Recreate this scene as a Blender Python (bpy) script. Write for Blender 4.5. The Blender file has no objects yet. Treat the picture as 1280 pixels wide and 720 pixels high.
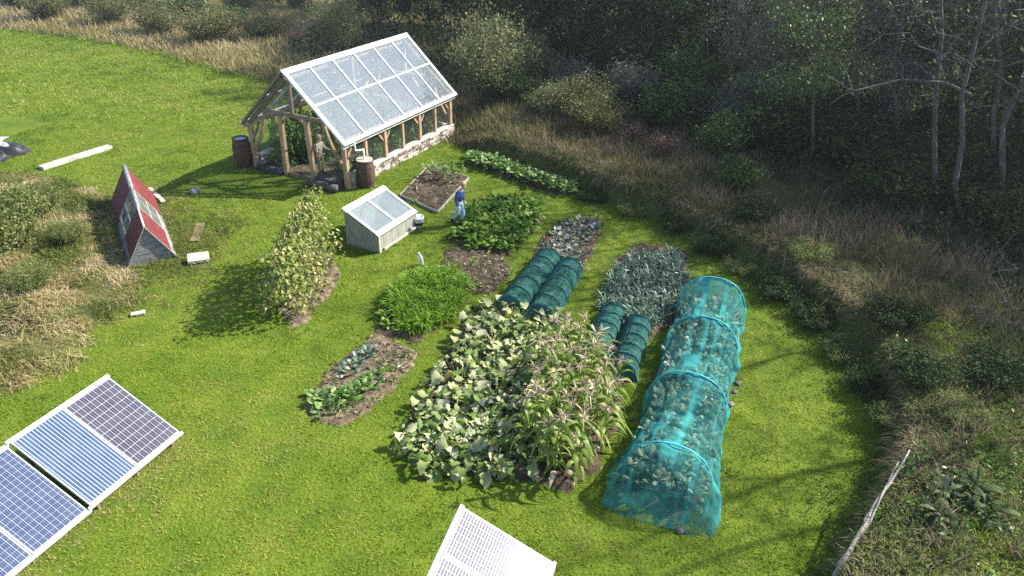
import bpy, math, random
import numpy as np
from mathutils import Vector, Matrix

rng = np.random.default_rng(11)
random.seed(11)
R = math.radians
scene = bpy.context.scene
COL = scene.collection

# ------------------------------------------------------------------ camera
CAM_H, PITCH, ROLL, FPX = 11.6, R(30.5), R(1.1), 900.0
_F = np.array([0, math.cos(PITCH), -math.sin(PITCH)])
_R = np.array([1.0, 0, 0]); _U = np.cross(_R, _F)
_R, _U = math.cos(ROLL) * _R + math.sin(ROLL) * _U, -math.sin(ROLL) * _R + math.cos(ROLL) * _U
cam_d = bpy.data.cameras.new('camera')
cam_d.sensor_width = 36.0; cam_d.lens = 36.0 * FPX / 1280.0
cam_d.clip_start = 0.1; cam_d.clip_end = 2000.0
cam = bpy.data.objects.new('camera', cam_d); COL.objects.link(cam)
m = Matrix.Identity(4)
for r in range(3):
    m[r][0], m[r][1], m[r][2] = _R[r], _U[r], -_F[r]
m[0][3], m[1][3], m[2][3] = 0, 0, CAM_H
cam.matrix_world = m
scene.camera = cam

# ------------------------------------------------------------------ light
SUN_AZ, SUN_EL = R(20.0), R(38.0)          # azimuth measured from +x towards +y
SUN_DIR = Vector((math.cos(SUN_EL) * math.cos(SUN_AZ), math.cos(SUN_EL) * math.sin(SUN_AZ), math.sin(SUN_EL)))
world = bpy.data.worlds.new('World'); scene.world = world; world.use_nodes = True
nt = world.node_tree
sky = nt.nodes.new('ShaderNodeTexSky'); sky.sky_type = 'NISHITA'; sky.sun_disc = False
sky.sun_elevation = SUN_EL; sky.sun_rotation = math.pi / 2 - SUN_AZ
nt.links.new(sky.outputs[0], nt.nodes['Background'].inputs[0])
nt.nodes['Background'].inputs[1].default_value = 0.12
sun_d = bpy.data.lights.new('sun', 'SUN'); sun_d.energy = 5.0; sun_d.angle = R(0.6); sun_d.color = (1.0, 0.95, 0.86)
sun = bpy.data.objects.new('sun', sun_d); COL.objects.link(sun)
sun.rotation_euler = SUN_DIR.to_track_quat('Z', 'Y').to_euler(); sun.location = (40, 20, 40)
vs = scene.view_settings
vs.view_transform = 'Standard'; vs.look = 'None'; vs.gamma = 1.0; vs.exposure = 1.36; vs.use_curve_mapping = False
scene.cycles.use_denoising = False
scene.cycles.sample_clamp_indirect = 2.5
scene.cycles.max_bounces = 8; scene.cycles.transparent_max_bounces = 16
scene.cycles.diffuse_bounces = 3; scene.cycles.glossy_bounces = 3

# ------------------------------------------------------------------ helpers: ground maths
def hashn(ix, iy, s):
    v = np.sin(ix * 127.1 + iy * 311.7 + s * 74.7) * 43758.5453
    return v - np.floor(v)

def vnoise(x, y, s=0.0):
    xi, yi = np.floor(x), np.floor(y); fx, fy = x - xi, y - yi
    fx = fx * fx * (3 - 2 * fx); fy = fy * fy * (3 - 2 * fy)
    a, b = hashn(xi, yi, s), hashn(xi + 1, yi, s)
    c, d = hashn(xi, yi + 1, s), hashn(xi + 1, yi + 1, s)
    return (a * (1 - fx) + b * fx) * (1 - fy) + (c * (1 - fx) + d * fx) * fy

def fbm(x, y, s=0.0, o=3):
    t = 0; a = 0.5; n = 0
    for k in range(o):
        t = t + a * vnoise(x * 2 ** k, y * 2 ** k, s + k * 7); n += a; a *= 0.5
    return t / n

def flat(px, py, z=0.0):
    d = _F * FPX + _R * (px - 640) - _U * (py - 360)
    t = (z - CAM_H) / d[2]
    return np.array([d[0] * t, d[1] * t])

def poly(pts, z=0.0):
    return np.array([flat(a, b, z) for a, b in pts])

def inside(P, Q):
    x, y = P[:, 0], P[:, 1]; r = np.zeros(len(P), bool); n = len(Q); j = n - 1
    for i in range(n):
        xi, yi = Q[i]; xj, yj = Q[j]
        c = ((yi > y) != (yj > y)) & (x < (xj - xi) * (y - yi) / (yj - yi + 1e-12) + xi)
        r ^= c; j = i
    return r

def dist(P, Q, closed=True):
    d = np.full(len(P), 1e9); n = len(Q)
    for i in range(n if closed else n - 1):
        a = Q[i]; b = Q[(i + 1) % n]; ab = b - a
        t = np.clip(((P - a) @ ab) / (ab @ ab + 1e-12), 0, 1)
        q = P - a - t[:, None] * ab
        d = np.minimum(d, np.hypot(q[:, 0], q[:, 1]))
    return d

def sdf(P, Q):
    d = dist(P, Q); return np.where(inside(P, Q), -d, d)

# the mown lawn and field (foot of the bank and field edge), pixels on level ground
LAWN = poly([(575, 186), (640, 205), (715, 235), (770, 258), (830, 279), (895, 312), (960, 350), (1030, 402), (1078, 455),
             (1103, 520), (1106, 560), (1088, 620), (1062, 662), (1030, 726), (1010, 800), (900, 1000), (200, 1000), (-300, 900), (-520, 560), (-420, 120), (-330, 20),
             (-150, 8), (0, 36), (100, 46), (200, 66), (300, 93), (350, 104), (420, 120), (520, 150)])
ROUGH = poly([(-260, 250), (0, 215), (55, 222), (110, 236), (150, 262), (128, 285), (160, 338), (186, 372), (150, 402), (112, 420), (90, 455), (20, 490), (-120, 540), (-300, 500)])

def smooth(x):
    x = np.clip(x, 0, 1); return x * x * (3 - 2 * x)

def ground_z(x, y):
    x = np.atleast_1d(np.asarray(x, float)); y = np.atleast_1d(np.asarray(y, float))
    P = np.stack([x, y], 1)
    d = sdf(P, LAWN)
    right = smooth((x + 3.5) / 3.0)
    h = 0.8 * smooth(d / 0.45) * right + 0.35 * (fbm(x * .35, y * .35, 3) - .5) * smooth(d / 3.0)
    h = h + .075 * (fbm(x * 1.3, y * 1.3, 71, 3) - .5) * (1 - smooth(d / .5)) * smooth((y - 8) / 8)
    dr = sdf(P, ROUGH)
    h = h + smooth(-dr / 1.5) * (0.15 + 0.75 * (fbm(x * .8, y * .8, 33) - .45))
    return h

def gz(x, y):
    return float(ground_z(x, y)[0])

def at(px, py, up=0.0):
    z = 0.0
    for _ in range(4):
        p = flat(px, py, z + up); z = gz(p[0], p[1])
    return Vector((p[0], p[1], z + up))

# ------------------------------------------------------------------ helpers: objects
def link(o):
    COL.objects.link(o); return o

def tag(o, label=None, cat=None, group=None, kind=None):
    if label: o['label'] = label
    if cat: o['category'] = cat
    if group: o['group'] = group
    if kind: o['kind'] = kind
    return o

def empty(name, loc=(0, 0, 0), rz=0.0):
    o = bpy.data.objects.new(name, None); o.location = loc; o.rotation_euler = (0, 0, rz)
    o.empty_display_size = 0.2
    return link(o)

def obj(name, mesh, parent=None, loc=(0, 0, 0), rot=(0, 0, 0)):
    o = bpy.data.objects.new(name, mesh); o.location = loc; o.rotation_euler = rot
    if parent is not None: o.parent = parent
    return link(o)

def copy_tree(o, parent=None):
    c = o.copy(); link(c)
    if parent is not None: c.parent = parent
    for ch in list(o.children): copy_tree(ch, c)
    return c

ORD = ['first', 'second', 'third', 'fourth', 'fifth', 'sixth', 'seventh', 'eighth', 'ninth', 'tenth', 'eleventh', 'twelfth',
       'thirteenth', 'fourteenth', 'fifteenth', 'sixteenth', 'seventeenth', 'eighteenth', 'nineteenth', 'twentieth']

# ------------------------------------------------------------------ helpers: meshes
class MB:
    def __init__(s): s.v, s.f, s.m, s.a = [], [], [], []
    def add(s, vs_, fs, mi=0, a=0.5):
        b = len(s.v); s.v += [tuple(v) for v in vs_]
        s.f += [tuple(i + b for i in f) for f in fs]; s.m += [mi] * len(fs); s.a += [a] * len(vs_)
    def box(s, c, d, mi=0, rot=None, jit=0.0, a=0.5):
        pts = []
        for sx in (-1, 1):
            for sy in (-1, 1):
                for sz in (-1, 1):
                    p = Vector((sx * d[0] / 2, sy * d[1] / 2, sz * d[2] / 2))
                    if jit: p += Vector([random.uniform(-jit, jit) for _ in range(3)])
                    if rot is not None: p = rot @ p
                    pts.append(p + Vector(c))
        s.add(pts, [(0, 1, 3, 2), (4, 6, 7, 5), (0, 4, 5, 1), (2, 3, 7, 6), (0, 2, 6, 4), (1, 5, 7, 3)], mi, a)
    def bar(s, p0, p1, w, h, up=(0, 0, 1), mi=0, a=0.5):
        p0, p1 = Vector(p0), Vector(p1); d = p1 - p0; L = d.length; d.normalize()
        u = Vector(up); side = d.cross(u)
        if side.length < 1e-4: side = d.cross(Vector((1, 0, 0)))
        side.normalize(); u = side.cross(d)
        rot = Matrix((d, side, u)).transposed()
        s.box((p0 + p1) / 2, (L, w, h), mi, rot, 0, a)
    def tube(s, pts, rad, n=6, mi=0, cap=True, a=0.5):
        pts = [Vector(p) for p in pts]; k = len(pts)
        if not hasattr(rad, '__len__'): rad = [rad] * k
        ring = []; ref = None
        for i, p in enumerate(pts):
            d = (pts[min(i + 1, k - 1)] - pts[max(i - 1, 0)])
            if d.length < 1e-7: d = Vector((0, 0, 1))
            d.normalize()
            if ref is None: ref = d.orthogonal().normalized()
            ref = (ref - d * ref.dot(d))
            if ref.length < 1e-5: ref = d.orthogonal()
            ref.normalize(); b = d.cross(ref)
            ring += [p + (ref * math.cos(2 * math.pi * j / n) + b * math.sin(2 * math.pi * j / n)) * rad[i] for j in range(n)]
        fs = [(i * n + j, i * n + (j + 1) % n, (i + 1) * n + (j + 1) % n, (i + 1) * n + j) for i in range(k - 1) for j in range(n)]
        if cap: fs += [tuple(reversed(range(n))), tuple((k - 1) * n + j for j in range(n))]
        s.add(ring, fs, mi, a)
    def lathe(s, prof, n=20, c=(0, 0, 0), mi=0, cap=True):
        c = Vector(c)
        vs_ = [c + Vector((r * math.cos(2 * math.pi * j / n), r * math.sin(2 * math.pi * j / n), z)) for r, z in prof for j in range(n)]
        fs = [(i * n + j, i * n + (j + 1) % n, (i + 1) * n + (j + 1) % n, (i + 1) * n + j) for i in range(len(prof) - 1) for j in range(n)]
        if cap: fs += [tuple(reversed(range(n))), tuple((len(prof) - 1) * n + j for j in range(n))]
        s.add(vs_, fs, mi)
    def mesh(s, name, mats, smooth_=False):
        me = bpy.data.meshes.new(name); me.from_pydata(s.v, [], s.f)
        for m_ in (mats if isinstance(mats, (list, tuple)) else [mats]): me.materials.append(m_)
        me.polygons.foreach_set('material_index', s.m)
        me.polygons.foreach_set('use_smooth', [smooth_] * len(s.f))
        at_ = me.attributes.new('v', 'FLOAT', 'POINT'); at_.data.foreach_set('value', s.a)
        me.update(); return me
    def build(s, name, mats, parent=None, smooth_=False, bevel=0.0, loc=(0, 0, 0), rot=(0, 0, 0)):
        o = obj(name, s.mesh(name, mats, smooth_), parent, loc, rot)
        if bevel:
            b = o.modifiers.new('bevel', 'BEVEL'); b.width = bevel; b.segments = 1; b.limit_method = 'ANGLE'
        return o

def np_mesh(name, V, Q, v, mats, smooth_=True):
    me = bpy.data.meshes.new(name)
    V = np.ascontiguousarray(V, dtype=np.float32); Q = np.ascontiguousarray(Q, dtype=np.int32)
    me.vertices.add(len(V)); me.vertices.foreach_set('co', V.ravel())
    me.loops.add(Q.size); me.loops.foreach_set('vertex_index', Q.ravel())
    me.polygons.add(len(Q)); me.polygons.foreach_set('loop_start', np.arange(0, Q.size, 4, dtype=np.int32))
    at_ = me.attributes.new('v', 'FLOAT', 'POINT'); at_.data.foreach_set('value', np.ascontiguousarray(v, dtype=np.float32))
    me.materials.append(mats); me.update(calc_edges=True)
    me.polygons.foreach_set('use_smooth', np.full(len(Q), smooth_))
    return me

def unit(a):
    return a / (np.linalg.norm(a, axis=-1, keepdims=True) + 1e-9)

def strips(base, dirn, L, W, prof, droop=0.0, side=None, v=None, fold=0.0):
    """leaf or blade shapes: N strips of len(prof)-1 quads."""
    N = len(base); k = len(prof) - 1; t = np.linspace(0, 1, k + 1); prof = np.array(prof)
    dirn = unit(dirn); L = np.broadcast_to(L, (N,)); W = np.broadcast_to(W, (N,)); droop = np.broadcast_to(droop, (N,))
    if side is None:
        side = np.cross(dirn, rng.normal(size=(N, 3)))
    side = unit(side)
    P = base[:, None, :] + dirn[:, None, :] * (L[:, None] * t)[:, :, None]
    P[:, :, 2] -= (droop * L)[:, None] * t ** 2
    H = side[:, None, :] * (W[:, None] * prof / 2)[:, :, None]
    if fold:
        nrm = np.cross(side, dirn); up = np.abs(W)[:, None] * prof * fold
        H2 = nrm[:, None, :] * up[:, :, None]
        V = np.stack([P - H + H2, P, P + H + H2], 2).reshape(-1, 3); c = 3
    else:
        V = np.stack([P - H, P + H], 2).reshape(-1, 3); c = 2
    i = np.arange(N)[:, None, None]; j = np.arange(k)[None, :, None]; e = np.arange(c - 1)[None, None, :]
    a = (i * (k + 1) + j) * c + e
    Q = np.stack([a, a + 1, a + 1 + c, a + c], -1).reshape(-1, 4)
    if v is None: v = rng.random(N)
    return V, Q, np.repeat(v, (k + 1) * c)

def join(parts):
    V, Q, A = [], [], []; b = 0
    for v, q, a in parts:
        V.append(v); Q.append(q + b); A.append(a); b += len(v)
    return np.concatenate(V), np.concatenate(Q), np.concatenate(A)

def rand_dirs(n, up=0.0, spread=1.0):
    d = unit(rng.normal(size=(n, 3))) * spread; d[:, 2] += up
    return unit(d)

# ------------------------------------------------------------------ materials
def new_mat(name):
    m_ = bpy.data.materials.new(name); m_.use_nodes = True
    nt_ = m_.node_tree; b = nt_.nodes['Principled BSDF']
    return m_, nt_, b

def ramp(nt_, stops):
    r_ = nt_.nodes.new('ShaderNodeValToRGB'); cr = r_.color_ramp
    while len(cr.elements) < len(stops): cr.elements.new(0.5)
    for e_, (p_, c_) in zip(cr.elements, stops):
        e_.position = p_; e_.color = (*c_, 1)
    return r_

def leaf_mat(name, stops, rough=0.5, trans=0.3, spec=0.3):
    m_, n, b = new_mat(name)
    at_ = n.nodes.new('ShaderNodeAttribute'); at_.attribute_name = 'v'
    r_ = ramp(n, stops); n.links.new(at_.outputs['Fac'], r_.inputs[0])
    n.links.new(r_.outputs[0], b.inputs['Base Color'])
    b.inputs['Roughness'].default_value = rough; b.inputs['Specular IOR Level'].default_value = spec
    tr = n.nodes.new('ShaderNodeBsdfTranslucent'); n.links.new(r_.outputs[0], tr.inputs[0])
    mx = n.nodes.new('ShaderNodeMixShader'); mx.inputs[0].default_value = trans
    n.links.new(b.outputs[0], mx.inputs[1]); n.links.new(tr.outputs[0], mx.inputs[2])
    n.links.new(mx.outputs[0], n.nodes['Material Output'].inputs[0])
    return m_

def noise_mat(name, stops, scale=4.0, detail=6.0, rough=0.85, bump=0.0, stretch=(1, 1, 1), spec=0.3, bscale=None, coords='Object'):
    m_, n, b = new_mat(name)
    tc = n.nodes.new('ShaderNodeTexCoord'); mp = n.nodes.new('ShaderNodeMapping'); mp.inputs['Scale'].default_value = stretch
    n.links.new(tc.outputs[coords], mp.inputs[0])
    no = n.nodes.new('ShaderNodeTexNoise'); no.inputs['Scale'].default_value = scale; no.inputs['Detail'].default_value = detail
    n.links.new(mp.outputs[0], no.inputs['Vector'])
    r_ = ramp(n, stops); n.links.new(no.outputs[0], r_.inputs[0]); n.links.new(r_.outputs[0], b.inputs['Base Color'])
    b.inputs['Roughness'].default_value = rough; b.inputs['Specular IOR Level'].default_value = spec
    if bump:
        bn = n.nodes.new('ShaderNodeBump'); bn.inputs['Strength'].default_value = bump; bn.inputs['Distance'].default_value = 0.03
        n2 = n.nodes.new('ShaderNodeTexNoise'); n2.inputs['Scale'].default_value = bscale or scale * 3; n2.inputs['Detail'].default_value = 5
        n.links.new(mp.outputs[0], n2.inputs['Vector'])
        n.links.new(n2.outputs[0], bn.inputs['Height']); n.links.new(bn.outputs[0], b.inputs['Normal'])
    return m_

M = {}
M['oak'] = noise_mat('oak_timber', [(0.3, (.24, .155, .085)), (0.55, (.40, .275, .165)), (0.75, (.50, .38, .25))], 3, 6, .8, .25, (6, 6, 1))
M['greyoak'] = noise_mat('weathered_timber', [(0.3, (.13, .10, .075)), (0.7, (.27, .22, .17))], 3, 6, .85, .25, (5, 5, 5))
M['white'] = noise_mat('white_paint', [(0.25, (.38, .37, .34)), (0.5, (.58, .58, .56)), (0.8, (.68, .68, .66))], 2.5, 6, .5, .1)
M['offwhite'] = noise_mat('weathered_white_board', [(0.25, (.30, .28, .24)), (0.5, (.52, .50, .45)), (0.8, (.66, .64, .59))], 3, 7, .7, .2)
M['greybeam'] = noise_mat('greyed_white_beam', [(0.25, (.22, .20, .16)), (0.5, (.42, .40, .35)), (0.8, (.56, .54, .49))], 3, 7, .75, .3)
M['plank'] = noise_mat('silvered_plank', [(0.3, (.17, .17, .14)), (0.55, (.31, .31, .26)), (0.75, (.42, .42, .36))], 4, 7, .85, .4, (9, 9, .7))
M['palewood'] = noise_mat('pale_wood', [(0.3, (.36, .30, .22)), (0.7, (.58, .52, .42))], 4, 6, .8, .3, (2, 8, 2))
M['brownplank'] = noise_mat('brown_plank', [(0.3, (.13, .09, .05)), (0.7, (.26, .19, .11))], 5, 6, .85, .3, (2, 8, 2))
M['barrel'] = noise_mat('barrel_oak', [(0.3, (.055, .03, .02)), (0.6, (.115, .066, .045)), (0.8, (.17, .11, .08))], 4, 5, .7, .3, (6, 6, 1))
M['hoop'] = noise_mat('rusty_iron', [(0.3, (.03, .022, .02)), (0.7, (.09, .06, .045))], 8, 5, .6)
M['lid'] = noise_mat('barrel_lid', [(0.3, (.26, .22, .17)), (0.7, (.47, .42, .35))], 6, 5, .8, .2)
M['soil'] = noise_mat('soil', [(0.25, (.024, .017, .010)), (0.5, (.06, .042, .026)), (0.68, (.11, .08, .048)), (0.85, (.22, .175, .11))], 5, 9, .95, 1.0, bscale=14)
M['drysoil'] = noise_mat('dry_soil', [(0.25, (.05, .035, .022)), (0.5, (.12, .088, .055)), (0.75, (.26, .205, .13))], 6, 9, .95, 1.0, bscale=16)
M['darkstone'] = noise_mat('dark_stone', [(0.3, (.035, .032, .03)), (0.6, (.09, .08, .075)), (0.8, (.2, .18, .17))], 3, 7, .85, .5)
M['redroof'] = noise_mat('red_felt', [(0.3, (.085, .014, .014)), (0.6, (.14, .026, .025)), (0.8, (.2, .06, .052))], 3, 8, .75, .2)
M['lead'] = noise_mat('grey_ridge', [(0.3, (.13, .125, .14)), (0.7, (.27, .26, .28))], 5, 5, .6)
M['gable'] = noise_mat('weathered_gable', [(0.25, (.10, .10, .105)), (0.5, (.2, .2, .205)), (0.62, (.30, .29, .27)), (0.72, (.27, .22, .13)), (0.85, (.4, .4, .38))], 2.5, 8, .85, .5, (1, 1, 6))
M['bark'] = noise_mat('bark', [(0.3, (.05, .042, .034)), (0.6, (.11, .095, .08)), (0.8, (.2, .19, .165))], 4, 6, .9, .4, (4, 4, 1))
M['palebark'] = noise_mat('pale_bark', [(0.3, (.045, .043, .04)), (0.6, (.10, .096, .09)), (0.8, (.19, .185, .17))], 3, 6, .9, .3, (3, 3, 1))
M['driftwood'] = noise_mat('bleached_branch', [(0.25, (.13, .105, .085)), (0.5, (.31, .275, .235)), (0.8, (.52, .49, .44))], 5, 7, .85, .4, (6, 6, 1))
M['cane'] = noise_mat('bamboo_cane', [(0.3, (.32, .24, .12)), (0.7, (.52, .43, .26))], 6, 4, .6)
M['stone'] = noise_mat('field_stone', [(0.3, (.12, .085, .075)), (0.7, (.29, .22, .2))], 6, 6, .85, .4)
M['alu'] = noise_mat('aluminium_frame', [(0.3, (.36, .36, .37)), (0.7, (.46, .46, .46))], 4, 3, .5, spec=.5)
M['panelback'] = noise_mat('black_edge', [(0.3, (.012, .012, .014)), (0.7, (.03, .03, .032))], 4, 3, .5)
M['galv'] = noise_mat('galvanised_steel', [(0.3, (.24, .25, .26)), (0.7, (.42, .43, .44))], 6, 4, .5)
M['whiteplastic'] = noise_mat('white_plastic', [(0.3, (.72, .72, .70)), (0.7, (.82, .82, .80))], 3, 3, .35, spec=.5)
M['blackband'] = noise_mat('black_plastic', [(0.3, (.015, .015, .016)), (0.7, (.03, .03, .03))], 3, 3, .35)
M['slate'] = noise_mat('grey_tray', [(0.3, (.15, .14, .16)), (0.6, (.26, .25, .28)), (0.78, (.5, .48, .5))], 6, 5, .55)
M['water'] = noise_mat('butt_water', [(0.3, (.12, .2, .28)), (0.7, (.25, .36, .46))], 3, 3, .15)
M['terracotta'] = noise_mat('terracotta', [(0.3, (.33, .14, .08)), (0.7, (.46, .23, .15))], 6, 3, .8)

def stone_wall_mat():
    m_, n, b = new_mat('limewashed_stone')
    at_ = n.nodes.new('ShaderNodeAttribute'); at_.attribute_name = 'v'
    no = n.nodes.new('ShaderNodeTexNoise'); no.inputs['Scale'].default_value = 9; no.inputs['Detail'].default_value = 7
    tc = n.nodes.new('ShaderNodeTexCoord'); n.links.new(tc.outputs['Object'], no.inputs['Vector'])
    ad = n.nodes.new('ShaderNodeMath'); ad.operation = 'ADD'; n.links.new(at_.outputs['Fac'], ad.inputs[0])
    su = n.nodes.new('ShaderNodeMath'); su.operation = 'MULTIPLY_ADD'; n.links.new(no.outputs[0], su.inputs[0]); su.inputs[1].default_value = 1.2; su.inputs[2].default_value = -.6
    n.links.new(su.outputs[0], ad.inputs[1])
    r_ = ramp(n, [(0.05, (.11, .09, .07)), (0.35, (.25, .215, .175)), (0.6, (.38, .34, .29)), (0.95, (.52, .49, .43))])
    n.links.new(ad.outputs[0], r_.inputs[0]); n.links.new(r_.outputs[0], b.inputs['Base Color'])
    b.inputs['Roughness'].default_value = .9
    bn = n.nodes.new('ShaderNodeBump'); bn.inputs['Strength'].default_value = .7; bn.inputs['Distance'].default_value = .02
    n.links.new(no.outputs[0], bn.inputs['Height']); n.links.new(bn.outputs[0], b.inputs['Normal'])
    return m_
M['limestone'] = stone_wall_mat()

def glass_mat(name, film, film_c, gloss, rough=0.03):
    """glazed pane: see-through, with a diffuse film and a mirror share."""
    m_, n, b = new_mat(name)
    tr = n.nodes.new('ShaderNodeBsdfTransparent'); tr.inputs[0].default_value = (.93, .96, .95, 1)
    gl = n.nodes.new('ShaderNodeBsdfGlossy'); gl.inputs['Roughness'].default_value = rough
    fr = n.nodes.new('ShaderNodeLayerWeight'); fr.inputs[0].default_value = .5
    fp = n.nodes.new('ShaderNodeMath'); fp.operation = 'POWER'; n.links.new(fr.outputs['Facing'], fp.inputs[0]); fp.inputs[1].default_value = 5
    fm = n.nodes.new('ShaderNodeMath'); fm.operation = 'MULTIPLY_ADD'; fm.inputs[1].default_value = .9; fm.inputs[2].default_value = gloss
    n.links.new(fp.outputs[0], fm.inputs[0])
    mx = n.nodes.new('ShaderNodeMixShader'); n.links.new(fm.outputs[0], mx.inputs[0]); n.links.new(tr.outputs[0], mx.inputs[1]); n.links.new(gl.outputs[0], mx.inputs[2])
    df = n.nodes.new('ShaderNodeBsdfDiffuse'); df.inputs[0].default_value = (*film_c, 1)
    no = n.nodes.new('ShaderNodeTexNoise'); no.inputs['Scale'].default_value = 2.2; no.inputs['Detail'].default_value = 8; no.inputs['Roughness'].default_value = .65
    tc = n.nodes.new('ShaderNodeTexCoord'); mp = n.nodes.new('ShaderNodeMapping'); mp.inputs['Scale'].default_value = (1.5, .7, .7)
    n.links.new(tc.outputs['Object'], mp.inputs[0]); n.links.new(mp.outputs[0], no.inputs['Vector'])
    f2 = n.nodes.new('ShaderNodeMapRange'); f2.inputs['From Min'].default_value = .3; f2.inputs['From Max'].default_value = .72
    f2.inputs['To Min'].default_value = film * .85; f2.inputs['To Max'].default_value = min(1, film * 1.2)
    n.links.new(no.outputs[0], f2.inputs['Value'])
    m2 = n.nodes.new('ShaderNodeMixShader'); n.links.new(f2.outputs[0], m2.inputs[0]); n.links.new(mx.outputs[0], m2.inputs[1]); n.links.new(df.outputs[0], m2.inputs[2])
    n.links.new(m2.outputs[0], n.nodes['Material Output'].inputs[0])
    return m_
M['roofglass'] = glass_mat('sky_film_roof_glass', .13, (.40, .47, .53), .11)  # pale blue film paints reflected sky into the pane colour
M['sideglass'] = glass_mat('side_glass', .02, (.5, .52, .5), .03)
M['frameglass'] = glass_mat('cold_frame_glass', .26, (.36, .42, .43), .07)
M['arkglass'] = glass_mat('ark_glass', .2, (.25, .28, .28), .06)
M['clearplastic'] = glass_mat('clear_plastic', .45, (.7, .72, .72), .05, .15)

def net_mat(name, c1, c2, alpha, scale):
    m_, n, b = new_mat(name)
    tc = n.nodes.new('ShaderNodeTexCoord'); no = n.nodes.new('ShaderNodeTexNoise'); no.inputs['Scale'].default_value = scale; no.inputs['Detail'].default_value = 6
    mp = n.nodes.new('ShaderNodeMapping'); mp.inputs['Scale'].default_value = (1.6, .5, .5)
    n.links.new(tc.outputs['Object'], mp.inputs[0]); n.links.new(mp.outputs[0], no.inputs['Vector'])
    r_ = ramp(n, [(0.35, c1), (0.7, c2)]); n.links.new(no.outputs[0], r_.inputs[0])
    df = n.nodes.new('ShaderNodeBsdfDiffuse'); n.links.new(r_.outputs[0], df.inputs[0])
    tl = n.nodes.new('ShaderNodeBsdfTranslucent'); n.links.new(r_.outputs[0], tl.inputs[0])
    mx0 = n.nodes.new('ShaderNodeMixShader'); mx0.inputs[0].default_value = .35; n.links.new(df.outputs[0], mx0.inputs[1]); n.links.new(tl.outputs[0], mx0.inputs[2])
    tr = n.nodes.new('ShaderNodeBsdfTransparent')
    f2 = n.nodes.new('ShaderNodeMapRange'); f2.inputs['From Min'].default_value = .35; f2.inputs['From Max'].default_value = .7
    f2.inputs['To Min'].default_value = alpha - .13; f2.inputs['To Max'].default_value = min(1, alpha + .17)
    n.links.new(no.outputs[0], f2.inputs['Value'])
    gat = n.nodes.new('ShaderNodeAttribute'); gat.attribute_name = 'v'          # how far the fabric is gathered
    ga = n.nodes.new('ShaderNodeMath'); ga.operation = 'MULTIPLY_ADD'; ga.use_clamp = True; n.links.new(gat.outputs['Fac'], ga.inputs[0]); ga.inputs[1].default_value = .85; n.links.new(f2.outputs[0], ga.inputs[2])
    mx = n.nodes.new('ShaderNodeMixShader'); n.links.new(ga.outputs[0], mx.inputs[0]); n.links.new(tr.outputs[0], mx.inputs[1]); n.links.new(mx0.outputs[0], mx.inputs[2])
    n.links.new(mx.outputs[0], n.nodes['Material Output'].inputs[0])
    return m_
M['bluenet'] = net_mat('turquoise_net', (.03, .25, .245), (.10, .42, .40), .29, 3.0)
M['greennet'] = net_mat('dark_green_net', (.03, .125, .112), (.085, .23, .205), .58, 6.0)
M['bluehoop'] = noise_mat('blue_pipe', [(0.3, (.05, .36, .42)), (0.7, (.12, .52, .58))], 4, 3, .5)
M['greenhoop'] = noise_mat('dark_green_wire', [(0.3, (.008, .045, .04)), (0.7, (.015, .07, .06))], 4, 3, .5)

def cell_mat(name, base, base2, line, px_, wx, py_, wy, sx, swx, linec=None, rough=.16):
    """module face: lines every px_ and py_ metres (wx, wy wide) and finer bars every sx."""
    m_, n, b = new_mat(name)
    tc = n.nodes.new('ShaderNodeTexCoord'); sp = n.nodes.new('ShaderNodeSeparateXYZ'); n.links.new(tc.outputs['Object'], sp.inputs[0])
    def lines(sock, p_, w_):
        a = n.nodes.new('ShaderNodeMath'); a.operation = 'DIVIDE'; n.links.new(sock, a.inputs[0]); a.inputs[1].default_value = p_
        f_ = n.nodes.new('ShaderNodeMath'); f_.operation = 'FRACT'; n.links.new(a.outputs[0], f_.inputs[0])
        l_ = n.nodes.new('ShaderNodeMath'); l_.operation = 'LESS_THAN'; n.links.new(f_.outputs[0], l_.inputs[0]); l_.inputs[1].default_value = w_ / p_
        return l_.outputs[0]
    def mx(a, b_):
        k = n.nodes.new('ShaderNodeMath'); k.operation = 'MAXIMUM'; n.links.new(a, k.inputs[0]); n.links.new(b_, k.inputs[1]); return k.outputs[0]
    g = mx(lines(sp.outputs[0], px_, wx), lines(sp.outputs[1], py_, wy))
    no = n.nodes.new('ShaderNodeTexNoise'); no.inputs['Scale'].default_value = 3; n.links.new(tc.outputs['Object'], no.inputs['Vector'])
    r_ = ramp(n, [(.35, base), (.65, base2)]); n.links.new(no.outputs[0], r_.inputs[0])
    s_ = lines(sp.outputs[0], sx, swx)
    m1 = n.nodes.new('ShaderNodeMix'); m1.data_type = 'RGBA'; n.links.new(s_, m1.inputs[0]); n.links.new(r_.outputs[0], m1.inputs[6]); m1.inputs[7].default_value = (*(linec or line), 1)
    m2 = n.nodes.new('ShaderNodeMix'); m2.data_type = 'RGBA'; n.links.new(g, m2.inputs[0]); n.links.new(m1.outputs[2], m2.inputs[6]); m2.inputs[7].default_value = (*line, 1)
    n.links.new(m2.outputs[2], b.inputs['Base Color'])
    b.inputs['Roughness'].default_value = rough; b.inputs['Specular IOR Level'].default_value = .5
    return m_
M['cellgrey'] = cell_mat('mono_cells', (.04, .037, .055), (.06, .057, .08), (.38, .38, .38), .118, .009, .2, .010, .059, .012, (.13, .13, .16))
M['cellblue'] = cell_mat('blue_strips', (.04, .07, .135), (.06, .09, .165), (.40, .43, .46), .074, .013, 50.0, .0, 10, .0)
M['cellpoly'] = cell_mat('poly_cells', (.035, .05, .10), (.05, .07, .125), (.36, .375, .40), .125, .009, .128, .005, .0417, .005, (.17, .2, .26))
M['cellpale'] = cell_mat('pale_cells', (.085, .08, .11), (.11, .105, .135), (.42, .42, .42), .15, .009, .058, .014, .075, .003, rough=.065)

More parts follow.
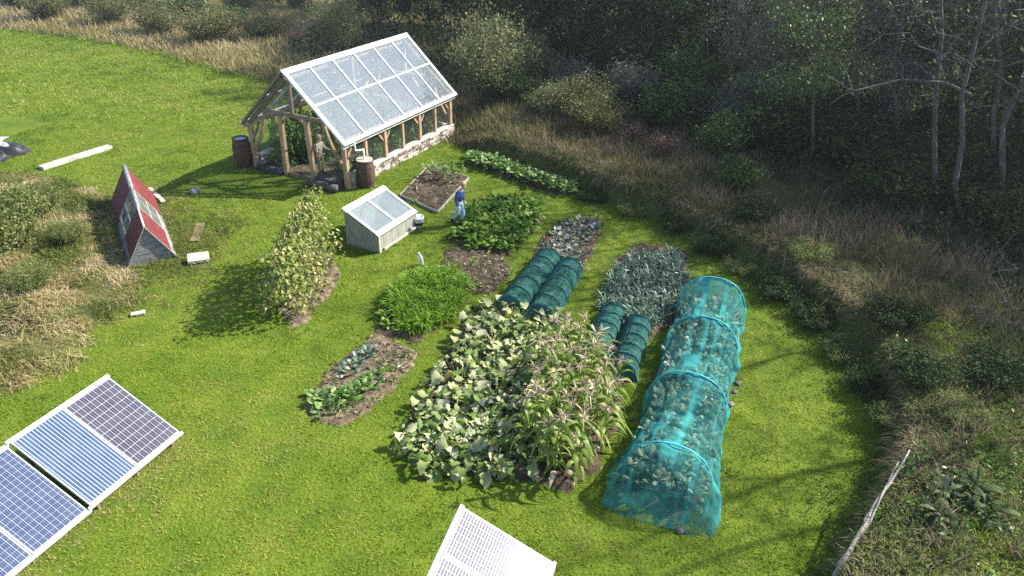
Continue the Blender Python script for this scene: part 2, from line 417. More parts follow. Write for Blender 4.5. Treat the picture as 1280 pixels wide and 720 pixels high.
# foliage
M['lawn'] = leaf_mat('lawn_blades', [(0.0, (.014, .048, .004)), (0.25, (.085, .165, .006)), (0.55, (.20, .285, .008)), (0.82, (.265, .32, .022)), (1.0, (.32, .31, .075))], .6, .35, .2)
M['straw'] = leaf_mat('straw_grass', [(0.0, (.055, .10, .014)), (0.3, (.14, .16, .035)), (0.55, (.30, .245, .10)), (0.8, (.42, .33, .165)), (1.0, (.50, .42, .26))], .7, .3, .2)
M['bankgrass'] = leaf_mat('bank_grass', [(0.0, (.045, .08, .016)), (0.3, (.10, .13, .03)), (0.55, (.19, .155, .075)), (0.8, (.26, .18, .115)), (1.0, (.40, .31, .21))], .7, .25, .2)
M['under'] = leaf_mat('undergrowth_leaves', [(0.0, (.018, .036, .014)), (0.5, (.045, .075, .026)), (0.85, (.085, .115, .05)), (1.0, (.15, .16, .10))], .7, .2, .08)
M['dark'] = leaf_mat('dark_leaves', [(0.0, (.014, .03, .010)), (0.5, (.036, .06, .018)), (0.9, (.07, .10, .030)), (1.0, (.11, .13, .05))], .7, .2, .08)
M['mid'] = leaf_mat('mid_leaves', [(0.0, (.025, .052, .010)), (0.5, (.065, .11, .02)), (0.9, (.12, .165, .035)), (1.0, (.21, .21, .06))], .5, .25)
M['willow'] = leaf_mat('willow_leaves', [(0.0, (.07, .09, .03)), (0.5, (.16, .18, .065)), (0.85, (.26, .26, .115)), (1.0, (.36, .34, .19))], .5, .3)
M['silver'] = leaf_mat('silver_leaves', [(0.0, (.05, .06, .04)), (0.5, (.13, .145, .10)), (0.9, (.22, .23, .17)), (1.0, (.30, .30, .24))], .5, .25)
M['olive'] = leaf_mat('olive_leaves', [(0.0, (.055, .07, .018)), (0.5, (.14, .145, .042)), (0.85, (.24, .215, .075)), (1.0, (.34, .27, .11))], .55, .3)
M['scrub'] = leaf_mat('scrub_leaves', [(0.0, (.06, .095, .022)), (0.5, (.17, .205, .06)), (0.85, (.30, .32, .13)), (1.0, (.36, .36, .19))], .7, .4, .08)
M['rust'] = leaf_mat('rusty_leaves', [(0.0, (.045, .025, .018)), (0.5, (.12, .065, .045)), (0.9, (.2, .12, .085)), (1.0, (.28, .2, .15))], .6, .25)
M['bean'] = leaf_mat('bean_leaves', [(0.0, (.06, .10, .012)), (0.4, (.13, .185, .022)), (0.75, (.22, .25, .055)), (0.93, (.36, .33, .12)), (1.0, (.45, .38, .2))], .5, .3)
M['chard'] = leaf_mat('chard_leaves', [(0.0, (.035, .115, .008)), (0.5, (.11, .235, .012)), (0.85, (.19, .31, .022)), (1.0, (.32, .38, .07))], .5, .42, .4)
M['fern'] = leaf_mat('carrot_leaves', [(0.0, (.06, .17, .006)), (0.5, (.16, .31, .010)), (1.0, (.25, .38, .03))], .5, .45)
M['squash'] = leaf_mat('squash_leaves', [(0.0, (.045, .10, .015)), (0.3, (.11, .18, .03)), (0.55, (.24, .29, .09)), (0.8, (.43, .43, .24)), (0.95, (.58, .55, .38)), (1.0, (.50, .42, .05))], .6, .25)
M['corn'] = leaf_mat('corn_leaves', [(0.0, (.045, .10, .012)), (0.45, (.19, .28, .035)), (0.75, (.36, .39, .10)), (0.92, (.52, .49, .24)), (1.0, (.6, .54, .36))], .45, .42, .4)
M['tassel'] = leaf_mat('corn_tassel', [(0.0, (.30, .22, .14)), (0.5, (.46, .36, .25)), (1.0, (.60, .50, .37))], .8, .2)
M['leek'] = leaf_mat('leek_leaves', [(0.0, (.04, .085, .055)), (0.5, (.09, .16, .105)), (0.85, (.17, .24, .17)), (1.0, (.33, .38, .29))], .4, .2, .5)
M['brassica'] = leaf_mat('seedling_leaves', [(0.0, (.05, .08, .045)), (0.35, (.10, .15, .09)), (0.7, (.19, .22, .17)), (1.0, (.33, .31, .30))], .5, .2)
M['cabbage'] = leaf_mat('cabbage_leaves', [(0.0, (.06, .11, .06)), (0.4, (.16, .23, .13)), (0.75, (.36, .42, .28)), (1.0, (.58, .60, .47))], .5, .25)
M['berry'] = leaf_mat('berry_leaves', [(0.0, (.035, .095, .012)), (0.5, (.085, .18, .025)), (0.9, (.16, .26, .06)), (1.0, (.26, .31, .12))], .45, .25)
M['tomato'] = leaf_mat('tomato_leaves', [(0.0, (.03, .075, .014)), (0.5, (.085, .16, .035)), (1.0, (.18, .25, .08))], .5, .25)
M['litter'] = leaf_mat('bed_litter', [(0.0, (.05, .035, .02)), (0.4, (.14, .10, .06)), (0.75, (.30, .23, .14)), (1.0, (.42, .36, .24))], .8, .1)
M['dock'] = leaf_mat('dock_leaves', [(0.0, (.016, .035, .012)), (0.5, (.04, .075, .022)), (0.88, (.085, .125, .04)), (1.0, (.20, .2, .14))], .65, .2, .15)

# ------------------------------------------------------------------ ground sheet
def ground_mat():
    m_, n, b = new_mat('ground')
    at_ = n.nodes.new('ShaderNodeAttribute'); at_.attribute_name = 'zone'
    tc = n.nodes.new('ShaderNodeTexCoord')
    def noise(scale, det=6):
        k = n.nodes.new('ShaderNodeTexNoise'); k.inputs['Scale'].default_value = scale; k.inputs['Detail'].default_value = det
        n.links.new(tc.outputs['Object'], k.inputs['Vector']); return k
    n1 = noise(.9, 9); n2 = noise(14, 6)
    r1 = ramp(n, [(.3, (.035, .07, .008)), (.5, (.085, .13, .012)), (.68, (.15, .18, .022)), (.82, (.22, .19, .06))])
    mixn = n.nodes.new('ShaderNodeMath'); mixn.operation = 'MULTIPLY_ADD'; mixn.inputs[1].default_value = .5
    half = n.nodes.new('ShaderNodeMath'); half.operation = 'MULTIPLY'; half.inputs[1].default_value = .5
    n.links.new(n1.outputs[0], half.inputs[0]); n.links.new(n2.outputs[0], mixn.inputs[0]); n.links.new(half.outputs[0], mixn.inputs[2])
    n.links.new(mixn.outputs[0], r1.inputs[0])
    r2 = ramp(n, [(.3, (.035, .045, .014)), (.5, (.075, .08, .026)), (.65, (.14, .115, .05)), (.8, (.2, .16, .085))])
    n.links.new(mixn.outputs[0], r2.inputs[0])
    mx = n.nodes.new('ShaderNodeMix'); mx.data_type = 'RGBA'
    n.links.new(at_.outputs['Fac'], mx.inputs[0]); n.links.new(r1.outputs[0], mx.inputs[6]); n.links.new(r2.outputs[0], mx.inputs[7])
    n.links.new(mx.outputs[2], b.inputs['Base Color']); b.inputs['Roughness'].default_value = .95; b.inputs['Specular IOR Level'].default_value = .1
    bn = n.nodes.new('ShaderNodeBump'); bn.inputs['Strength'].default_value = .8; bn.inputs['Distance'].default_value = .05
    n.links.new(n2.outputs[0], bn.inputs['Height']); n.links.new(bn.outputs[0], b.inputs['Normal'])
    return m_

xs = np.concatenate([np.arange(-500, -60, 40), np.arange(-60, -26, .5), np.arange(-26, 22, .3), np.arange(22, 60, 1.0), np.arange(60, 501, 40)])
ys = np.concatenate([np.arange(-100, 0, 20), np.arange(0, 42, .3), np.arange(42, 90, .5), np.arange(90, 200, 10), np.arange(200, 701, 50)])
X, Y = np.meshgrid(xs, ys); xf, yf = X.ravel(), Y.ravel()
Z = ground_z(xf, yf)
nx, ny = len(xs), len(ys)
I = (np.arange(ny - 1)[:, None] * nx + np.arange(nx - 1)[None, :]).ravel()
gm = np_mesh('ground', np.stack([xf, yf, Z], 1), np.stack([I, I + 1, I + nx + 1, I + nx], 1), np.zeros(len(xf)), ground_mat())
PG = np.stack([xf, yf], 1)
zone = np.maximum(smooth(sdf(PG, LAWN) / .6 + .2), smooth(-sdf(PG, ROUGH) / 1.2 + .3))
za = gm.attributes.new('zone', 'FLOAT', 'POINT'); za.data.foreach_set('value', zone.astype(np.float32))
g = obj('ground', gm); tag(g, kind='structure')

# ------------------------------------------------------------------ soil beds
NOGRASS = []          # polygons where no lawn grows
def soil_bed(pts, label=None, mat='soil', mound=.06, wob=.10, name='soil', z=0.0):
    Q = poly(pts); lo, hi = Q.min(0) - .3, Q.max(0) + .3
    st = .09
    gx, gy = np.arange(lo[0], hi[0], st), np.arange(lo[1], hi[1], st)
    X_, Y_ = np.meshgrid(gx, gy); P_ = np.stack([X_.ravel(), Y_.ravel()], 1)
    d = sdf(P_, Q) + (fbm(P_[:, 0] * 2.6, P_[:, 1] * 2.6, 5) - .5) * wob * 4
    h = np.where(d < 0, mound * smooth(-d / .25) + .05 * (fbm(P_[:, 0] * 6, P_[:, 1] * 6, 8) - .4) * smooth(-d / .12), 0)
    z_ = ground_z(P_[:, 0], P_[:, 1]) + h + np.where(d < 0.02, .012, -.03) + z
    n_ = len(gx); I_ = (np.arange(len(gy) - 1)[:, None] * n_ + np.arange(n_ - 1)[None, :]).ravel()
    q_ = np.stack([I_, I_ + 1, I_ + n_ + 1, I_ + n_], 1)
    keep = (d[q_] < .06).any(1)
    q_ = q_[keep]; used = np.unique(q_); remap = np.full(len(P_), -1); remap[used] = np.arange(len(used))
    me = np_mesh(name, np.stack([P_[:, 0], P_[:, 1], z_], 1)[used], remap[q_], rng.random(len(used)), M[mat])
    o = obj(name, me); tag(o, kind='structure')
    NOGRASS.append((Q, .0))
    return Q

BED_LEFT = [(384, 508), (400, 478), (430, 446), (470, 420), (510, 432), (520, 446), (494, 482), (460, 514), (422, 532), (398, 528)]
BED_CIRCLE = [(553, 338), (556, 315), (590, 302), (628, 318), (640, 345), (615, 368), (578, 366)]
BED_SEED = [(672, 306), (698, 276), (752, 272), (750, 292), (728, 340), (712, 356), (660, 340)]
BED_LEEK = [(775, 318), (800, 303), (856, 316), (862, 345), (838, 405), (805, 430), (795, 478), (770, 486), (735, 455), (752, 380), (765, 345)]
BED_SQUASH = [(500, 560), (520, 500), (555, 440), (590, 395), (660, 390), (740, 440), (780, 470), (772, 530), (745, 590), (712, 615), (660, 600), (560, 595)]
BED_BEAN = [(350, 392), (362, 340), (382, 300), (405, 303), (428, 345), (405, 378), (382, 404), (364, 408)]
BED_CHARD = [(560, 300), (575, 265), (610, 243), (665, 250), (680, 275), (650, 305), (640, 322), (600, 318)]
BED_CARROT = [(470, 415), (485, 385), (520, 350), (565, 345), (585, 372), (560, 400), (520, 430)]
BED_BERRY = [(583, 203), (596, 197), (655, 216), (712, 240), (704, 247), (648, 228)]
BED_NET = [(785, 620), (810, 530), (838, 450), (866, 392), (905, 355), (930, 400), (918, 450), (900, 530), (868, 640), (830, 650)]
BED_HOUSE = [(325, 205), (430, 228), (560, 172), (540, 120), (400, 120), (330, 160)]
for b_, mt in ((BED_LEFT, 'drysoil'), (BED_CIRCLE, 'soil'), (BED_SEED, 'soil'), (BED_LEEK, 'soil'), (BED_SQUASH, 'soil'), (BED_BEAN, 'drysoil'),
               (BED_CHARD, 'soil'), (BED_CARROT, 'soil'), (BED_BERRY, 'soil'), (BED_NET, 'soil')):
    soil_bed(b_, mat=mt)

# ------------------------------------------------------------------ greenhouse
GA = R(63.1); GX, GY = -6.82, 27.36
GL, GW, HE, HR, HW = 8.07, 4.98, 2.05, 4.36, 0.5
gu = np.array([math.cos(GA), math.sin(GA)]); gv = np.array([-gu[1], gu[0]])
def gh(s, t):
    p = np.array([GX, GY]) + gu * s + gv * t; return (p[0], p[1])
NOGRASS.append((np.array([gh(-.15, -.15), gh(GL + .15, -.15), gh(GL + .15, GW + .15), gh(-.15, GW + .15)]), 0.0))
house = empty('greenhouse', (GX, GY, 0), GA)
tag(house, 'timber framed greenhouse with white barred glass roof on a low pale stone wall', 'greenhouse')
def hp(name, mb, mats, parent=house, **k): return mb.build(name, mats, parent, **k)

def stone_course_wall(p0, p1, h, thick, rows, name, mat, seed=0):
    rr = random.Random(seed); mb = MB()
    p0, p1 = Vector((*p0, 0)), Vector((*p1, 0)); d = p1 - p0; L = d.length; d.normalize(); nrm = Vector((-d.y, d.x, 0))
    rot = Matrix((d, nrm, Vector((0, 0, 1)))).transposed()
    z = -.03
    for r_ in range(rows):
        hh = (h + .03) / rows; x = 0
        while x < L - .01:
            w = min(rr.uniform(.14, .5), L - x)
            if L - x - w < .1: w = L - x
            t_ = thick + rr.uniform(-.05, .05)
            c = p0 + d * (x + w / 2) + Vector((0, 0, z + hh / 2))
            mb.box(c, (w - .012, t_, hh - .010), 0, rot, .012, rr.random()); x += w
        z += hh
    mb.box((p0 + p1) / 2 + Vector((0, 0, h / 2 - .02)), (L - .04, thick * .72, h - .03), 0, rot, 0, 0.0)
    return hp(name, mb, M[mat], bevel=.01)

stone_course_wall((.22, 0), (GL + .1, 0), HW, .30, 5, 'stone_wall', 'limestone', 1)
stone_course_wall((.22, GW), (GL + .1, GW), HW, .30, 5, 'stone_wall', 'limestone', 2)
stone_course_wall((GL, .2), (GL, GW - .2), HW, .30, 5, 'stone_wall', 'limestone', 3)
stone_course_wall((-.02, .2), (-.02, 1.55), .34, .36, 3, 'stone_wall', 'darkstone', 4)
stone_course_wall((-.02, 3.35), (-.02, GW - .2), .20, .34, 2, 'stone_wall', 'darkstone', 5)
for t_ in (0, GW):
    mb = MB(); mb.box((GL / 2 + .16, t_, HW + .022), (GL - .2, .34, .044)); hp('wall_sill', mb, M['offwhite'])
# posts
for t_ in (0.0, GW):
    for i in range(7):
        s_ = .09 + i * (GL - .18) / 6
        w = .20 if i in (0, 6) else (.17 if i % 2 == 0 else .14)
        z0 = 0.0 if i == 0 else HW + .045
        mb = MB(); mb.box((s_, t_ + (0.0 if i else .0), (z0 + HE - .14) / 2), (w, w, HE - .14 - z0)); hp('post', mb, M['oak'], bevel=.012)
TD0, TD1 = 1.72, 3.22
ZT = HE + .63
for t_ in (TD0, TD1):
    mb = MB(); mb.bar((0.03, t_, 0), (0.03 + random.uniform(-.02, .02), t_ + (.05 if t_ < 2 else -.1), ZT - .085), .2, .18, (1, 0, 0)); hp('door_post', mb, M['oak'], bevel=.015)
for s_ in (.08, GL / 2, GL - .08):
    hw_ = GW / 2 * (HR - ZT) / (HR - HE)
    mb = MB(); mb.bar((s_, GW / 2 - hw_ + .05, ZT), (s_, GW / 2 + hw_ - .05, ZT), .13, .15); hp('tie_beam', mb, M['greyoak'] if s_ < 1 else M['oak'], bevel=.012)
    mb = MB(); mb.box((s_, GW / 2, (ZT + .08 + HR - .12) / 2), (.13, .15, HR - .12 - ZT - .08)); hp('king_post', mb, M['greyoak'] if s_ < 1 else M['oak'], bevel=.012)
for s_ in (.08, GL / 3, GL * 2 / 3, GL - .08):
    for sgn in (0, 1):
        mb = MB(); a_ = (s_, GW if sgn else 0, HE - .05); b_ = (s_, GW / 2, HR - .10)
        mb.bar(a_, b_, .13, .16); hp('rafter', mb, M['greyoak'] if (sgn and s_ < 1) else M['oak'], bevel=.012)
for t_ in (0, GW):
    mb = MB(); mb.bar((-.12, t_, HE - .07), (GL + .12, t_, HE - .07), .17, .14); hp('wall_plate', mb, M['oak'], bevel=.012)
mb = MB(); mb.bar((-.1, GW / 2, HR - .12), (GL + .1, GW / 2, HR - .12), .08, .2); hp('ridge_beam', mb, M['oak'])
def brace(p0, p1, bow, w=.12, name='brace', mat='oak'):
    p0, p1 = Vector(p0), Vector(p1); mb = MB(); pts = []
    for i in range(7):
        k = i / 6; pts.append(p0.lerp(p1, k) + Vector(bow) * math.sin(k * math.pi))
    for a_, b_ in zip(pts[:-1], pts[1:]):
        mb.bar(a_, b_ + (b_ - a_) * .1, w, w, (1, 0, 0) if abs(bow[0]) < .01 else (0, 1, 0))
    hp(name, mb, M[mat])
for s_ in (.09, GL - .09):
    brace((s_, .06, .75), (s_, .95, HE + .62), (0, .13, -.0))
    brace((s_, GW - .06, .75), (s_, GW - .95, HE + .62), (0, -.13, 0))
    brace((s_, TD0 + .06, ZT - .55), (s_, TD0 + .55, ZT - .06), (0, -.04, .06), .09)
    brace((s_, TD1 - .06, ZT - .55), (s_, TD1 - .55, ZT - .06), (0, .04, .06), .09)
for t_, tt in ((0, 1), (GW, -1)):
    for i in (0, 2, 4, 6):
        s_ = .09 + i * (GL - .18) / 6
        for dr in (-1, 1):
            if 0 < s_ + dr * .5 < GL:
                brace((s_ + dr * .05, t_, HE - .75), (s_ + dr * .5, t_, HE - .13), (dr * .05, 0, -.03), .08)
# roof panes, bars
slope = Vector((0, GW / 2, HR - HE)); sl = slope.length; sd = slope.normalized(); nb = 6
def roof_side(flip):
    def pt(s, k, off):          # k 0 at the eave .. 1 at the ridge
        y = (k * sl * sd.y); z = HE + k * sl * sd.z
        n_ = Vector((0, -sd.z, sd.y)); p = Vector((s, y, z)) + n_ * off
        if flip: p.y = GW - p.y
        return p
    up = Vector((0, -sd.z * (1 if not flip else -1), sd.y))
    s0, s1 = -.18, GL + .18; st = (s1 - s0) / nb; k0 = -.07
    for i in range(nb):
        for (ka, kb) in ((k0 + .04, .5), (.5, .985)):
            mb = MB(); a_, b_ = s0 + i * st + .03, s0 + (i + 1) * st - .03
            q = [pt(a_, ka + .004, .115), pt(b_, ka + .004, .115), pt(b_, kb - .004, .115), pt(a_, kb - .004, .115)]
            q2 = [p - up * .012 for p in q]
            mb.add(q + q2, [(0, 1, 2, 3), (7, 6, 5, 4), (0, 4, 5, 1), (1, 5, 6, 2), (2, 6, 7, 3), (3, 7, 4, 0)])
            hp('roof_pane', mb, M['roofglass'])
    for i in range(nb + 1):
        w = .17 if i in (0, nb) else .085
        s_ = s0 + i * st + (.05 if i == 0 else -.05 if i == nb else 0)
        mb = MB(); mb.bar(pt(s_, k0, .10), pt(s_, 1.0, .10), w, .10, up)
        hp('verge_board' if i in (0, nb) else 'glazing_bar', mb, M['greyoak'] if flip and i == 0 else M['white'], bevel=.008)
    mb = MB(); mb.bar(pt(s0 + .13, .5, .118), pt(s1 - .13, .5, .118), .075, .03, up); hp('cross_bar', mb, M['white'])
    mb = MB(); mb.bar(pt(s0 - .045, k0 + .012, .138), pt(s1 + .045, k0 + .012, .138), .16, .045, up)
    for i in range(nb * 2):
        c = pt(s0 + (i + .5) * st / 2, k0 + .05, .168); mb.bar(c - sd * .06 * (1), c + sd * .03, .025, .02, up)
    hp('eave_board', mb, M['white'])
    f0, f1 = pt(s0, k0, -.02), pt(s1, k0, -.02)
    mb = MB(); mb.bar(f0, f1, .03, .17); hp('fascia', mb, M['offwhite'])
roof_side(False); roof_side(True)
mb = MB()
for sg in (-1, 1):
    a_ = Vector((-.24, GW / 2, HR + .17)); b_ = Vector((GL + .24, GW / 2, HR + .17))
    o_ = Vector((0, sg * .085, -.08)); mb.bar(a_ + o_, b_ + o_, .03, .19, (0, sg * .78, -.7))
mb.bar((-.24, GW / 2, HR + .165), (GL + .24, GW / 2, HR + .165), .07, .05)
hp('ridge_cap', mb, M['white'])
# side panes between posts
for t_ in (0, GW):
    for i in range(6):
        a_ = .09 + i * (GL - .18) / 6 + .08; b_ = .09 + (i + 1) * (GL - .18) / 6 - .08
        mb = MB(); mb.box(((a_ + b_) / 2, t_, (HW + .05 + HE - .16) / 2), (b_ - a_, .008, HE - .16 - HW - .05)); hp('side_pane', mb, M['sideglass'])
for (a_, b_) in ((.10, TD0 - .1), (TD1 + .1, GW - .10)):
    def zt(t): return HE - .12 + (min(t, GW - t)) * (HR - HE) / (GW / 2)
    mb = MB(); v_ = [(.03, a_, .36), (.03, b_, .36), (.03, b_, min(zt(b_), ZT - .09)), (.03, a_, min(zt(a_), ZT - .09))]
    v2 = [(x + .008, y, z) for x, y, z in v_]
    mb.add(v_ + v2, [(0, 1, 2, 3), (7, 6, 5, 4), (0, 4, 5, 1), (1, 5, 6, 2), (2, 6, 7, 3), (3, 7, 4, 0)]); hp('gable_pane', mb, M['sideglass'])
# downpipe into the barrel
mb = MB(); mb.tube([(.35, -.30, HE - .1), (.35, -.34, 1.62), (.78, -.42, 1.55)], .035, 8)
mb.tube([(.74, -.42, 1.58), (.74, -.42, .98)], .045, 8)
hp('downpipe', mb, M['whiteplastic'])
mb = MB(); mb.bar((.02, TD0 + .1, .05), (.02, TD1 - .1, .05), .05, .22); hp('threshold_board', mb, M['brownplank'])
# soil inside
mb = MB()
nn = 24
for i in range(nn + 1):
    for j in range(nn + 1):
        mb.v.append((.15 + (GL - .3) * i / nn, .15 + (GW - .3) * j / nn, .03 + .05 * random.random())); mb.a.append(.5)
mb.f = [(i * (nn + 1) + j, (i + 1) * (nn + 1) + j, (i + 1) * (nn + 1) + j + 1, i * (nn + 1) + j + 1) for i in range(nn) for j in range(nn)]; mb.m = [0] * len(mb.f)
hp('soil_floor', mb, M['drysoil'], smooth_=True)

# ------------------------------------------------------------------ barrels
def barrel(loc, label, h=.98, r=.30, water=False, lid=True):
    o = empty('barrel', loc); tag(o, label, 'barrel')
    prof = [(r * (.80 + .20 * math.sin(math.pi * k / 10)), h * k / 10) for k in range(11)]
    mb = MB(); n = 26
    vs_ = []
    for rr, z in prof:
        for j in range(n):
            k = rr * (1 if j % 2 else .985); vs_.append((k * math.cos(2 * math.pi * j / n), k * math.sin(2 * math.pi * j / n), z))
    fs = [(i * n + j, i * n + (j + 1) % n, (i + 1) * n + (j + 1) % n, (i + 1) * n + j) for i in range(10) for j in range(n)]
    fs.append(tuple(reversed(range(n)))); mb.add(vs_, fs)
    mb.build('staves', M['barrel'], o)
    for k in (.6, 2.4, 7.6, 9.4):
        rr = r * (.80 + .20 * math.sin(math.pi * k / 10)) + .006
        m2 = MB(); m2.lathe([(rr, h * k / 10 - .025), (rr + .006, h * k / 10), (rr, h * k / 10 + .025)], 26, cap=False); m2.build('hoop', M['hoop'], o, True)
    m3 = MB(); rr = r * .80
    if lid: m3.lathe([(rr + .02, h), (rr + .02, h + .035), (rr, h + .04)], 26); m3.build('lid', M['lid'], o)
    else: m3.lathe([(rr - .01, h - .07), (rr - .01, h - .06)], 26); m3.build('water', M['water'], o)
    return o
bl = gh(.74, -.42)
barrel((bl[0], bl[1], 0), 'brown wooden barrel with pale lid under the white downpipe of the greenhouse', 1.12, .40)
bl2 = gh(-.1, GW + .55)
barrel((bl2[0], bl2[1], 0), 'dark open water barrel full of water outside the greenhouse gable', 1.30, .40, True, False)
# weathered log lying beside the front wall of the greenhouse
lg = gh(-.42, .9); o = empty('log', (lg[0], lg[1], 0), GA + math.pi / 2); tag(o, 'weathered dark log lying along the low wall left of the lidded barrel', 'log')
mb = MB(); mb.tube([(-.75, 0, .16), (-.3, .02, .17), (.3, -.01, .16), (.8, .0, .15)], [.17, .16, .155, .13], 9); mb.build('trunk', M['bark'], o, True)
mb = MB(); mb.tube([(.805, .0, .15), (.825, 0, .15)], [.125, .12], 9); mb.build('cut_end', M['lid'], o)

# ------------------------------------------------------------------ cold frame
def frame_pts():
    A_, M_, R_ = flat(436, 304), flat(474, 316.5), flat(521, 285)
    return A_, M_, R_
cA, cM, cR = frame_pts()
ca = math.atan2(cR[1] - cM[1], cR[0] - cM[0])          # local x along the front, local y towards the high back
cw = float(np.hypot(*(cR - cM))); cd = float(np.hypot(*(cA - cM)))
cf = empty('cold_frame', (cM[0], cM[1], 0), ca)
tag(cf, 'grey plank cold frame with sloping white two pane lid on the grass', 'cold frame')
NOGRASS.append((np.array([cM, cR, cR + (cA - cM), cA]), 0.0))
hl, hh = .62, 1.28
def lidz(y): return hl + (hh - hl) * y / cd
def planks_wall(fn, n, name):
    mb = MB()
    for i in range(n):
        fn(mb, i, n)
    return mb.build(name, M['plank'], cf)
def side(xc):
    def f(mb, i, n):
        y0, y1 = cd * i / n + .004, cd * (i + 1) / n - .004; t = .013 + random.random() * .006
        z0 = .0; za_, zb = lidz(y0) - .012, lidz(y1) - .012
        v_ = [(xc - t, y0, z0), (xc + t, y0, z0), (xc + t, y1, z0), (xc - t, y1, z0), (xc - t, y0, za_), (xc + t, y0, za_), (xc + t, y1, zb), (xc - t, y1, zb)]
        mb.add(v_, [(3, 2, 1, 0), (4, 5, 6, 7), (0, 1, 5, 4), (1, 2, 6, 5), (2, 3, 7, 6), (3, 0, 4, 7)])
    return f
def front(yc, h):
    def f(mb, i, n):
        x0, x1 = cw * i / n + .005, cw * (i + 1) / n - .005
        mb.box(((x0 + x1) / 2, yc, h / 2), (x1 - x0, .028 + random.random() * .012, h - .012))
    return f
planks_wall(side(.02), 12, 'side_panel'); planks_wall(side(cw - .02), 12, 'side_panel')
planks_wall(front(.035, hl - .02), 14, 'front_panel'); planks_wall(front(cd - .035, hh), 14, 'back_panel')
mb = MB(); mb.bar((cw * .12, -.03, .05), (cw * .95, -.03, .06), .04, .09); mb.build('base_board', M['palewood'], cf)
mb = MB(); mb.box((.03, -.02, hl / 2), (.07, .05, hl)); mb.build('corner_post', M['palewood'], cf)
mb = MB(); mb.box((cw / 2, cd / 2, .14), (cw - .1, cd - .12, .18)); mb.build('soil_fill', M['soil'], cf)
lid_rot = math.atan2(hh - hl, cd)
ld = math.hypot(hh - hl, cd) + .12
lid = empty('lid', (0, -.05, hl + .0)); lid.parent = cf; lid.rotation_euler = (lid_rot, 0, 0)
def lp(name, c, d, mat, bevel=.006):
    mb = MB(); mb.box(c, d); return mb.build(name, mat, lid, bevel=bevel)
lp('lid_rail', (cw / 2, .07, .03), (cw + .08, .14, .05), M['white'])
lp('lid_rail', (cw / 2, ld - .12, .035), (cw + .1, .24, .06), M['white'])
for x_, w_ in ((.035, .11), (cw / 2, .12), (cw - .035, .11)):
    lp('lid_stile', (x_, (.14 + ld - .24) / 2, .03), (w_, ld - .24 - .142, .046), M['white'])
for x0, x1 in ((.09, cw / 2 - .06), (cw / 2 + .06, cw - .09)):
    lp('lid_pane', ((x0 + x1) / 2, (.14 + ld - .24) / 2, .022), (x1 - x0 - .004, ld - .39, .008), M['frameglass'], 0)
    lp('lid_sash', ((x0 + x1) / 2, .19, .031), (x1 - x0 - .01, .05, .03), M['white'], 0)
# bucket
bp = at(523, 284); bk = empty('bucket', bp); bk.scale = (1.25, 1.25, 1.3); tag(bk, 'white plastic bucket standing at the far corner of the cold frame', 'bucket')
mb = MB(); mb.lathe([(.12, 0), (.165, .30), (.175, .31), (.175, .33), (.155, .33), (.115, .03)], 20); mb.build('tub', M['whiteplastic'], bk, True)
mb = MB(); mb.lathe([(.146, .10), (.155, .18)], 20, cap=False); mb.build('dark_band', M['blackband'], bk, True)
mb = MB(); mb.tube([(.17 * math.cos(a_), .17 * math.sin(a_) * .35, .31 + .17 * math.sin(a_) * .6) for a_ in np.linspace(0, math.pi, 9)], .006, 5); mb.build('handle', M['galv'], bk)
# cloche bottle
cp = at(527, 331); cl = empty('cloche', cp, .4); tag(cl, 'clear plastic bottle cloche leaning on the lawn near the cold frame', 'cloche')
cl.rotation_euler = (R(18), R(-12), .4)
mb = MB(); mb.lathe([(.085, 0), (.09, .04), (.086, .1), (.09, .2), (.088, .38), (.06, .48), (.022, .54), (.022, .58)], 18, cap=False); mb.build('bottle', M['clearplastic'], cl, True)
mb = MB(); mb.lathe([(.024, .58), (.024, .61)], 14); mb.build('cap', M['whiteplastic'], cl)
# grey tray by the soil patch
tp = at(622, 338); tr_ = empty('seed_tray', tp, R(35)); tag(tr_, 'small square grey tray lying at the edge of the bare soil patch', 'tray')
mb = MB(); mb.box((0, 0, .03), (.46, .40, .03)); mb.build('base', M['slate'], tr_)
mb = MB()
for c_, d_ in (((0, .2, .05), (.48, .025, .05)), ((0, -.2, .05), (.48, .025, .05)), ((.235, 0, .05), (.025, .374, .048)), ((-.235, 0, .05), (.025, .374, .048))): mb.box(c_, d_)
mb.build('rim', M['lead'], tr_)

# ------------------------------------------------------------------ raised bed
rb = [flat(500, 246), flat(547, 267), flat(586, 224), flat(536, 209)]
rbo = empty('raised_bed', (0, 0, 0)); tag(rbo, 'plank edged raised bed of bare soil behind the person', 'raised bed')
NOGRASS.append((np.array(rb), 0.0))
for i in range(4):
    a_, b_ = rb[i], rb[(i + 1) % 4]; d_ = (b_ - a_) / np.hypot(*(b_ - a_))
    mb = MB(); mb.bar((a_[0] + d_[0] * .025, a_[1] + d_[1] * .025, .055), (b_[0] - d_[0] * .025, b_[1] - d_[1] * .025, .055), .04, .11); mb.build('edge_plank', M['plank'], rbo, bevel=.006)
mb = MB(); nn = 22
for i in range(nn + 1):
    for j in range(nn + 1):
        p = (1 - i / nn) * ((1 - j / nn) * rb[0] + j / nn * rb[1]) + i / nn * ((1 - j / nn) * rb[3] + j / nn * rb[2])
        mb.v.append((p[0], p[1], .07 + .07 * random.random() * (0 < i < nn and 0 < j < nn))); mb.a.append(.5)
mb.f = [(i * (nn + 1) + j, i * (nn + 1) + j + 1, (i + 1) * (nn + 1) + j + 1, (i + 1) * (nn + 1) + j) for i in range(nn) for j in range(nn)]; mb.m = [0] * len(mb.f)
mb.build('soil_fill', M['soil'], rbo, True)

